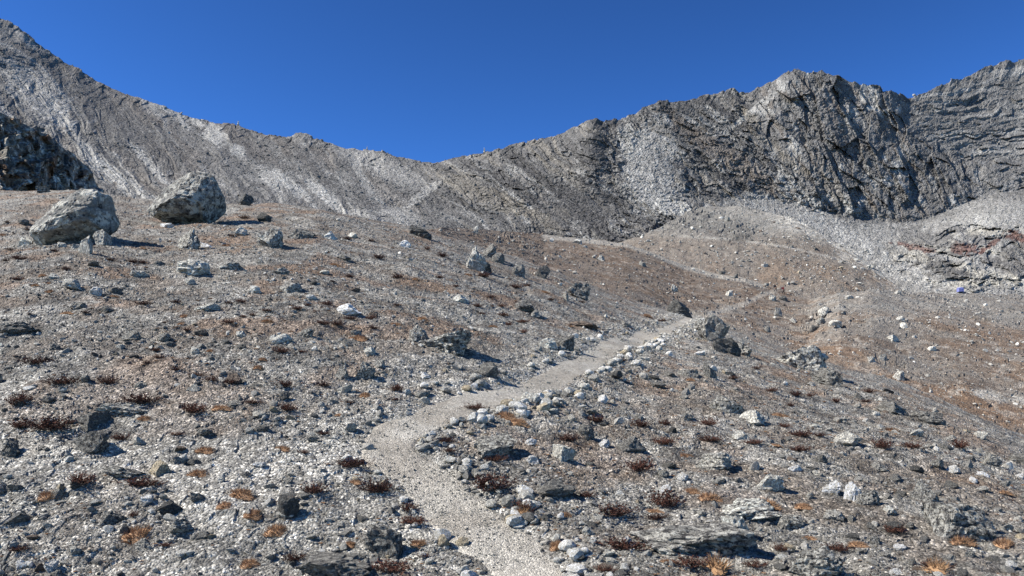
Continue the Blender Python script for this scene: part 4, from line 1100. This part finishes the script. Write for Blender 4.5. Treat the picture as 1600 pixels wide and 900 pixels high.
def tuft(seed, n=420, tall=.35):
    r = random.Random(seed); V, Fc = [], []
    for _ in range(n):
        az = r.uniform(0, 6.283); rad = math.sqrt(r.random()) * (.85 + .2 * math.sin(3 * az + seed))
        b = Vector((math.cos(az) * rad * .9, math.sin(az) * rad * .9, tall * (1 - rad * rad) * .55 - .06))
        d1 = Vector((math.cos(az) * rad + r.gauss(0, .35), math.sin(az) * rad + r.gauss(0, .35), .85 - .6 * rad)).normalized()
        s_ = r.uniform(.22, .42) * (tall / .35); d2 = d1.cross(Vector((r.gauss(0, 1), r.gauss(0, 1), 0))).normalized() * .028
        i0 = len(V); V += [b + d2, b - d2, b + d1 * s_]; Fc.append((i0, i0 + 1, i0 + 2))
    # the packed cushion under the blades
    i0 = len(V); rings = [(.0, 1.0), (.35, .9), (.65, .62), (.9, .22), (1.0, -.15)]
    V.append(Vector((0, 0, tall * .55)))
    for q, (rd, hh) in enumerate(rings[1:]):
        for s_ in range(14):
            az = s_ / 14 * 6.283; k_ = rd * (.85 + .2 * math.sin(3 * az + seed)) * r.uniform(.92, 1.06)
            V.append(Vector((math.cos(az) * k_, math.sin(az) * k_, tall * .55 * hh + r.uniform(-.02, .02))))
    for s_ in range(14): Fc.append((i0, i0 + 1 + s_, i0 + 1 + (s_ + 1) % 14))
    for q in range(3):
        for s_ in range(14):
            a_ = i0 + 1 + q * 14 + s_; b_ = i0 + 1 + q * 14 + (s_ + 1) % 14; Fc.append((a_, a_ + 14, b_ + 14, b_))
    return V, Fc
HEATH = []
for i in range(4):
    V, Fc, V2, F2 = heather(1000 + i)
    HEATH.append((mesh_obj("twigs", V, Fc, M_TWIG, link=False), mesh_obj("foliage", V2, F2, M_HEATH, link=False)))
SMALLH = []
for i in range(3):
    V, Fc, V2, F2 = heather(1010 + i, 26, 12)
    k0 = len(V); SMALLH.append(mesh_obj("heather", V + V2, Fc + [tuple(k0 + j for j in f_) for f_ in F2], M_HEATH, link=False))
TUFTS = [mesh_obj("cushion", *tuft(1020 + i), M_TUFT, link=False) for i in range(3)]
STRAW = [mesh_obj("grass_tuft", *tuft(1030 + i, 160, .8), M_STRAW, link=False) for i in range(2)]

HG = "dwarf heather shrubs on the near slope"; TG = "orange cushions of dry grass on the near slope"
def add_heather(px, py, w, label=None):
    x, y, z = surf(px, py); s_ = 1.25 * w * y / F / 2
    r_ = bpy.data.objects.new("heather_shrub", None); r_.empty_display_size = .1; COL.objects.link(r_)
    for src in random.choice(HEATH):
        c = src.copy(); COL.objects.link(c); c.parent = r_
    r_.location = (x, y, z); r_.scale = (s_ * random.uniform(.75, 1.5), s_ * random.uniform(.7, 1.2), s_ * random.uniform(.5, .9)); r_.rotation_euler = (0, 0, random.uniform(0, 6.28))
    later(r_, f"{'broad' if w > 32 else 'little'} dark red heather", px, py, "shrub", HG, own=label)
    TAKEN.append((px, py, w))
def add_tuft(px, py, w, label=None):
    x, y, z = surf(px, py); s_ = w * y / F / 2
    o = random.choice(TUFTS).copy(); o.name = "grass_cushion"; COL.objects.link(o)
    o.location = (x, y, z - .03 * s_); o.scale = (s_ * random.uniform(.8, 1.3), s_ * random.uniform(.6, 1), s_ * random.uniform(.9, 1.5)); h0 = near_height(np.array([x, x + .3, x]), np.array([y, y, y + .3]), False)
    o.rotation_euler = (math.atan2(h0[2] - h0[0], .3) + random.uniform(-.06, .06), -math.atan2(h0[1] - h0[0], .3), random.uniform(-.4, .4))
    later(o, f"{'wide' if w > 30 else 'small'} orange grass cushion", px, py, "grass tuft", TG, own=label)
    TAKEN.append((px, py, w))
for px, py, w, lb in [(80, 672, 66, "biggest dark red heather shrub left of the long dark rock"), (125, 755, 56, "dark red heather shrub on the sunken flat slab"), (222, 760, 52, "spindly dark heather growing in front of the cream wedge stone"),
                      (30, 632, 50, None), (225, 630, 56, None), (300, 645, 50, None), (395, 632, 24, None), (445, 605, 30, None), (490, 770, 44, "dark heather by the left bank of the near path's bend"), (640, 798, 36, "dark heather on the left edge of the near path"),
                      (645, 818, 40, "second dark heather on the left edge of the near path"), (612, 893, 62, "tall dark heather at the bottom left of the path"), (590, 770, 50, None), (550, 730, 40, None), (775, 720, 40, None), (770, 765, 70, "wide dark heather behind the white stones lining the path"),
                      (818, 798, 40, None), (760, 758, 40, None), (975, 858, 60, "bushy dark red heather right of the path at the bottom"), (960, 805, 60, None), (1040, 790, 56, None), (1025, 812, 40, None), (885, 690, 36, None), (740, 640, 30, None), (1000, 735, 50, None),
                      (1075, 885, 60, "dark heather at the bottom beneath the broad low outcrop"), (1220, 860, 30, None), (1395, 832, 36, None), (1460, 890, 40, None), (1310, 860, 40, None), (1180, 885, 36, None), (460, 875, 34, None), (600, 845, 36, None), (1110, 690, 40, None),
                      (1500, 700, 36, None), (1380, 700, 40, None), (360, 600, 34, None), (100, 600, 40, None), (170, 600, 36, None), (60, 570, 36, None)]:
    add_heather(px, py, w, lb)
for px, py, w, lb in [(212, 840, 66, "largest orange grass cushion in the lower left gravel"), (80, 776, 42, "orange grass cushion below the left heather on the flat slab"), (310, 742, 36, "orange grass cushion right of the cream wedge stone"), (395, 805, 36, "rounded orange grass cushion left of the black crusted rock"),
                      (352, 792, 34, "flat orange cushion left of the rounded one"), (432, 832, 44, "orange grass cushion just below the black crusted rock"), (375, 775, 44, None), (442, 703, 24, None), (320, 706, 28, None), (225, 655, 24, None), (450, 780, 24, None), (390, 883, 36, None), (545, 852, 26, None),
                      (790, 652, 40, None), (810, 662, 36, None), (755, 652, 20, None), (555, 755, 22, None), (870, 855, 34, "orange grass cushion among the white stones of the path's right edge"), (1255, 793, 28, None), (1020, 800, 30, None), (1200, 790, 40, None), (1340, 852, 30, None), (1265, 842, 24, None), (1570, 852, 44, "reddish orange cushion right of the lower right boulder"),
                      (1505, 848, 40, None), (1110, 780, 40, None), (345, 640, 28, None), (1395, 675, 26, None), (560, 530, 30, None), (570, 620, 24, None), (660, 500, 20, None), (1080, 770, 30, None), (1045, 880, 26, None)]:
    add_tuft(px, py, w, lb)
cnt = 0
while cnt < 135:
    px = random.uniform(-10, 1610); py = random.uniform(330, 895)
    if not in_near(px, py - 8): continue
    x, y = near_hit(px, py); d, hw = path_dist(np.array([x]), np.array([y]))
    w = random.uniform(14, 26) * (.7 + .5 * ss(350, 800, py))
    leftp = px < np.interp(py, [500, 690, 900], [1050, 610, 830])
    if d[0] < hw[0] + .25 or not clear(px, py, w, TAKEN): continue
    if leftp and py > 680 and random.random() < .75: continue
    if random.random() > float(ss(.44, .6, fbm(np.array([x / 2.6]), np.array([y / 2.6]), 3, 821)[0])): continue
    if random.random() < .78: add_heather(px, py, w * 1.15)
    else: add_tuft(px, py, w)
    cnt += 1
for px, py, w, lb in [(1120, 893, 44, "upright straw-coloured grass tuft at the bottom of the right slope"), (1465, 893, 34, "straw-coloured grass tuft below the lower right boulder"), (815, 806, 26, "thin straw grass tuft at the right edge of the path")]:
    x, y, z = surf(px, py); s_ = w * y / F / 2
    o = random.choice(STRAW).copy(); o.name = "grass_tuft"; COL.objects.link(o); o.location = (x, y, z); o.scale = (s_, s_, s_ * 1.3)
    tag(o, lb, "grass tuft")
# low growth too small and too many to count
px, py, x, y = near_points(16000)
d, hw = path_dist(x, y); cl = fbm(x / 2.6, y / 2.6, 3, 821)
leftw = ss(40, -60, (px - np.interp(py, [500, 690, 900], [1050, 610, 830])))
kp = (d > hw + .15) & (rng.random(len(x)) < ss(.38, .62, cl) * (1 - .75 * ss(500, 760, py) * leftw))
px, py, x, y = (q[kp] for q in (px, py, x, y)); n = len(x)
s_ = (rng.uniform(3.0, 8.5, n) * y / F * .5).clip(.02, .3); z = near_height(x, y)
isT = rng.random(n) < .24
for nm, mk, var in (("low_heather", ~isT, SMALLH), ("low_grass", isT, TUFTS)):
    k_ = mk.sum()
    stones_geo(nm, np.c_[x, y, z][mk], np.c_[s_, s_, s_ * .7][mk], np.c_[np.zeros(k_), np.zeros(k_), rng.uniform(0, 6.28, k_)], np.ones((k_, 3)), [q.copy() for q in var])

# ------------------------------------------------------------------ cairns on the ridge
def ridge_point(px):
    i = int(np.argmin(np.abs(cpx - px))); return MX[-1, i], MD[-1, i], MZ[-1, i]
def cairn(px, hpx, label):
    x, y, z = ridge_point(px); h = hpx * y / F
    r_ = bpy.data.objects.new("cairn", None); COL.objects.link(r_); r_.location = (x, y - .3, z - .1 * h)
    zz = 0
    for i in range(6):
        k_ = (1 - i / 7)
        o = rock_object("stone", 940 + i, 2, M_ROCK, h * .6 * k_, h * .26, .9, cuts=8, cut_lo=.5, rough=.06)
        o.parent = r_; o.location = (random.uniform(-.05, .05) * h, 0, zz + h * .1); o.rotation_euler = (0, 0, i * 1.3); o.color = jit(TINT['pale'], .2); zz += h * .18
    tag(r_, label, "cairn")
cairn(372, 7, "stone cairn on the skyline of the left ridge")
cairn(757, 8, "stone cairn on the skyline just right of the pass")
cairn(573, 5, "little stone cairn on the ridge left of the pass")

# ------------------------------------------------------------------ blue tent far off
M_BLUE = plain_material("blue_tent_cloth", (.17, .19, .40), .8)
M_DARKC = plain_material("dark_cloth", (.03, .03, .035))
i = int(np.argmin(np.abs(cpx - 1498))); j = int(np.argmin(np.abs(MPY[:, i] - 456)))
tx, ty, tz = MX[j, i], MD[j, i], MZ[j, i]
k_ = ty / F
tent = bpy.data.objects.new("tent", None); COL.objects.link(tent); tent.location = (tx, ty - 1.2, tz - .3)
w, h, dp = 4.0 * k_, 7.0 * k_, 4.0 * k_
mesh_obj("wall", [(-w, -dp, 0), (w, -dp, 0), (w, dp, 0), (-w, dp, 0), (-w * .96, -dp * .96, h * .72), (w * .96, -dp * .96, h * .72), (w * .96, dp * .96, h * .72), (-w * .96, dp * .96, h * .72)],
         [(0, 1, 5, 4), (1, 2, 6, 5), (2, 3, 7, 6), (3, 0, 4, 7)], M_BLUE, tent)
mesh_obj("roof", [(-w * 1.05, -dp * 1.05, h * .71), (w * 1.05, -dp * 1.05, h * .71), (w * 1.05, dp * 1.05, h * .71), (-w * 1.05, dp * 1.05, h * .71), (-w * .9, 0, h), (w * .9, 0, h)],
         [(0, 1, 5, 4), (2, 3, 4, 5), (1, 2, 5), (3, 0, 4), (3, 2, 1, 0)], M_BLUE, tent)
mesh_obj("door", [(-w * .3, -dp - .03, .02), (w * .3, -dp - .03, .02), (w * .26, -dp * .975 - .03, h * .6), (-w * .26, -dp * .975 - .03, h * .6)], [(0, 1, 2, 3)], M_BLUE, tent)
tag(tent, "small square blue tent on the pale gravel below the right mountain", "tent")

# ------------------------------------------------------------------ two hikers
M_SKIN = plain_material("skin", (.42, .26, .18)); M_RED = plain_material("dark_red_jacket", (.12, .012, .016)); M_NAVY = plain_material("black_jacket", (.014, .016, .02)); M_TROUS = plain_material("dark_trousers", (.022, .02, .021)); M_HAIR = plain_material("dark_hair", (.02, .016, .014))
def skin_mesh(name, pts, edges, mats, pick, parent, sub=1):
    me = bpy.data.meshes.new(name); me.from_pydata([p_[:3] for p_ in pts], edges, [])
    o = bpy.data.objects.new(name, me); COL.objects.link(o)
    md = o.modifiers.new("skin", 'SKIN'); md.use_smooth_shade = True
    for i_, p_ in enumerate(pts):
        sv_ = me.skin_vertices[0].data[i_]; sv_.radius = (p_[3] * fat(p_), (p_[3] if len(p_) < 5 else p_[4]) * fat(p_)); sv_.use_root = (i_ == 0)
    ms = o.modifiers.new("sub", 'SUBSURF'); ms.levels = sub; ms.render_levels = sub
    dg = bpy.context.evaluated_depsgraph_get(); ev = bpy.data.meshes.new_from_object(o.evaluated_get(dg))
    o.modifiers.clear(); o.data = ev
    for m_ in mats: ev.materials.append(m_)
    for pl in ev.polygons: pl.material_index = pick(pl.center); pl.use_smooth = True
    o.parent = parent
    return o
fat = lambda p_: 1.5 if p_[3] > .035 and p_[2] < 1.5 else 1.1          # padded clothes
def hiker(px, py, label, jacket, face, pack_c, lean):
    a_, _T = ray(px, py); Dq = np.linspace(180, 250, 700); Tq = mid_height(a_ * Dq, Dq) / Dq
    q_ = int(np.nonzero(Tq > Tq.max() - .0035)[0][0]); y = float(Dq[q_]); x = float(a_ * y); z = float(mid_height(np.array([x]), np.array([y]))[0])
    r_ = bpy.data.objects.new("person", None); COL.objects.link(r_); r_.location = (x, y, z); r_.rotation_euler = (0, 0, face); r_.scale = (1.08, 1.08, 1.08)
    # faces -Y before turning; mid-stride
    L_ = lean
    pts = [(0, 0, .95, .15, .12), (0, -.02 * L_, 1.15, .14, .11), (0, -.06 * L_, 1.38, .17, .12), (0, -.08 * L_, 1.50, .06), (0, -.12 * L_, 1.58, .075, .08), (0, -.13 * L_, 1.68, .085, .095), (0, -.13 * L_, 1.75, .05),
           (.1, 0, .88, .09), (.11, -.16, .50, .062), (.11, -.14, .09, .042), (.11, -.32, .04, .035),
           (-.1, 0, .88, .09), (-.11, .08, .50, .062), (-.11, .30, .14, .042), (-.11, .18, .04, .035),
           (.2, -.06 * L_, 1.42, .06), (.25, .06, 1.15, .045), (.25, -.08, .92, .032), (.25, -.12, .86, .03, .018),
           (-.2, -.06 * L_, 1.42, .06), (-.25, -.12, 1.16, .045), (-.24, -.30, 1.0, .032), (-.24, -.35, .96, .03, .018)]
    ed = [(0, 1), (1, 2), (2, 3), (3, 4), (4, 5), (5, 6), (0, 7), (7, 8), (8, 9), (9, 10), (0, 11), (11, 12), (12, 13), (13, 14), (2, 15), (15, 16), (16, 17), (17, 18), (2, 19), (19, 20), (20, 21), (21, 22)]
    for hi in (18, 22):
        hx, hy, hz = pts[hi][:3]; sgn = 1 if hi == 18 else -1
        for q, (dx_, ln) in enumerate(((-.027, .075), (-.009, .085), (.009, .08), (.027, .062))):
            b_ = len(pts); pts.append((hx + dx_ * .5, hy - .02 + dx_, hz - .04, .009)); pts.append((hx - sgn * .02, hy - .03 + dx_, hz - .04 - ln * .6, .008)); ed += [(hi, b_), (b_, b_ + 1)]
        b_ = len(pts); pts.append((hx - sgn * .03, hy - .05, hz - .02, .010)); pts.append((hx - sgn * .035, hy - .075, hz - .05, .009)); ed += [(hi, b_), (b_, b_ + 1)]
    def pick(c):
        if c.z > 1.5 or (abs(c.x) > .19 and c.z < .93) : return 0
        if c.z > .9 or abs(c.x) > .19: return 1
        return 2
    skin_mesh("body", pts, ed, [M_SKIN, jacket, M_TROUS], pick, r_)
    v, f = rock_shape(5, 2, .9, 1.1, cuts=0); hh = mesh_obj("hat", v * np.array([.105, .115, .09]) + np.array([0, -.11 * L_ + .015, 1.725]), f, M_HAIR, r_, smooth=True)
    bm = bmesh.new(); bmesh.ops.create_cube(bm, size=1)
    for v_ in bm.verts: v_.co = Vector((v_.co.x * (.34 - .06 * (v_.co.z > 0)), v_.co.y * .24 + .25, v_.co.z * .52 + 1.25))
    bmesh.ops.bevel(bm, geom=bm.edges[:] + bm.verts[:], offset=.06, segments=2, affect='EDGES')
    me = bpy.data.meshes.new("backpack"); bm.to_mesh(me); bm.free(); me.materials.append(pack_c)
    bk = bpy.data.objects.new("backpack", me); COL.objects.link(bk); bk.parent = r_
    tag(r_, label, "person", "hikers on the far trail")
hiker(1212, 453.5, "hiker in black clothes walking ahead on the far trail", M_NAVY, math.radians(60), M_NAVY, 1.0)
hiker(1224, 454.5, "hiker in a dark red jacket with a pack on the far trail", M_RED, math.radians(75), M_RED, 1.2)

assign_labels()
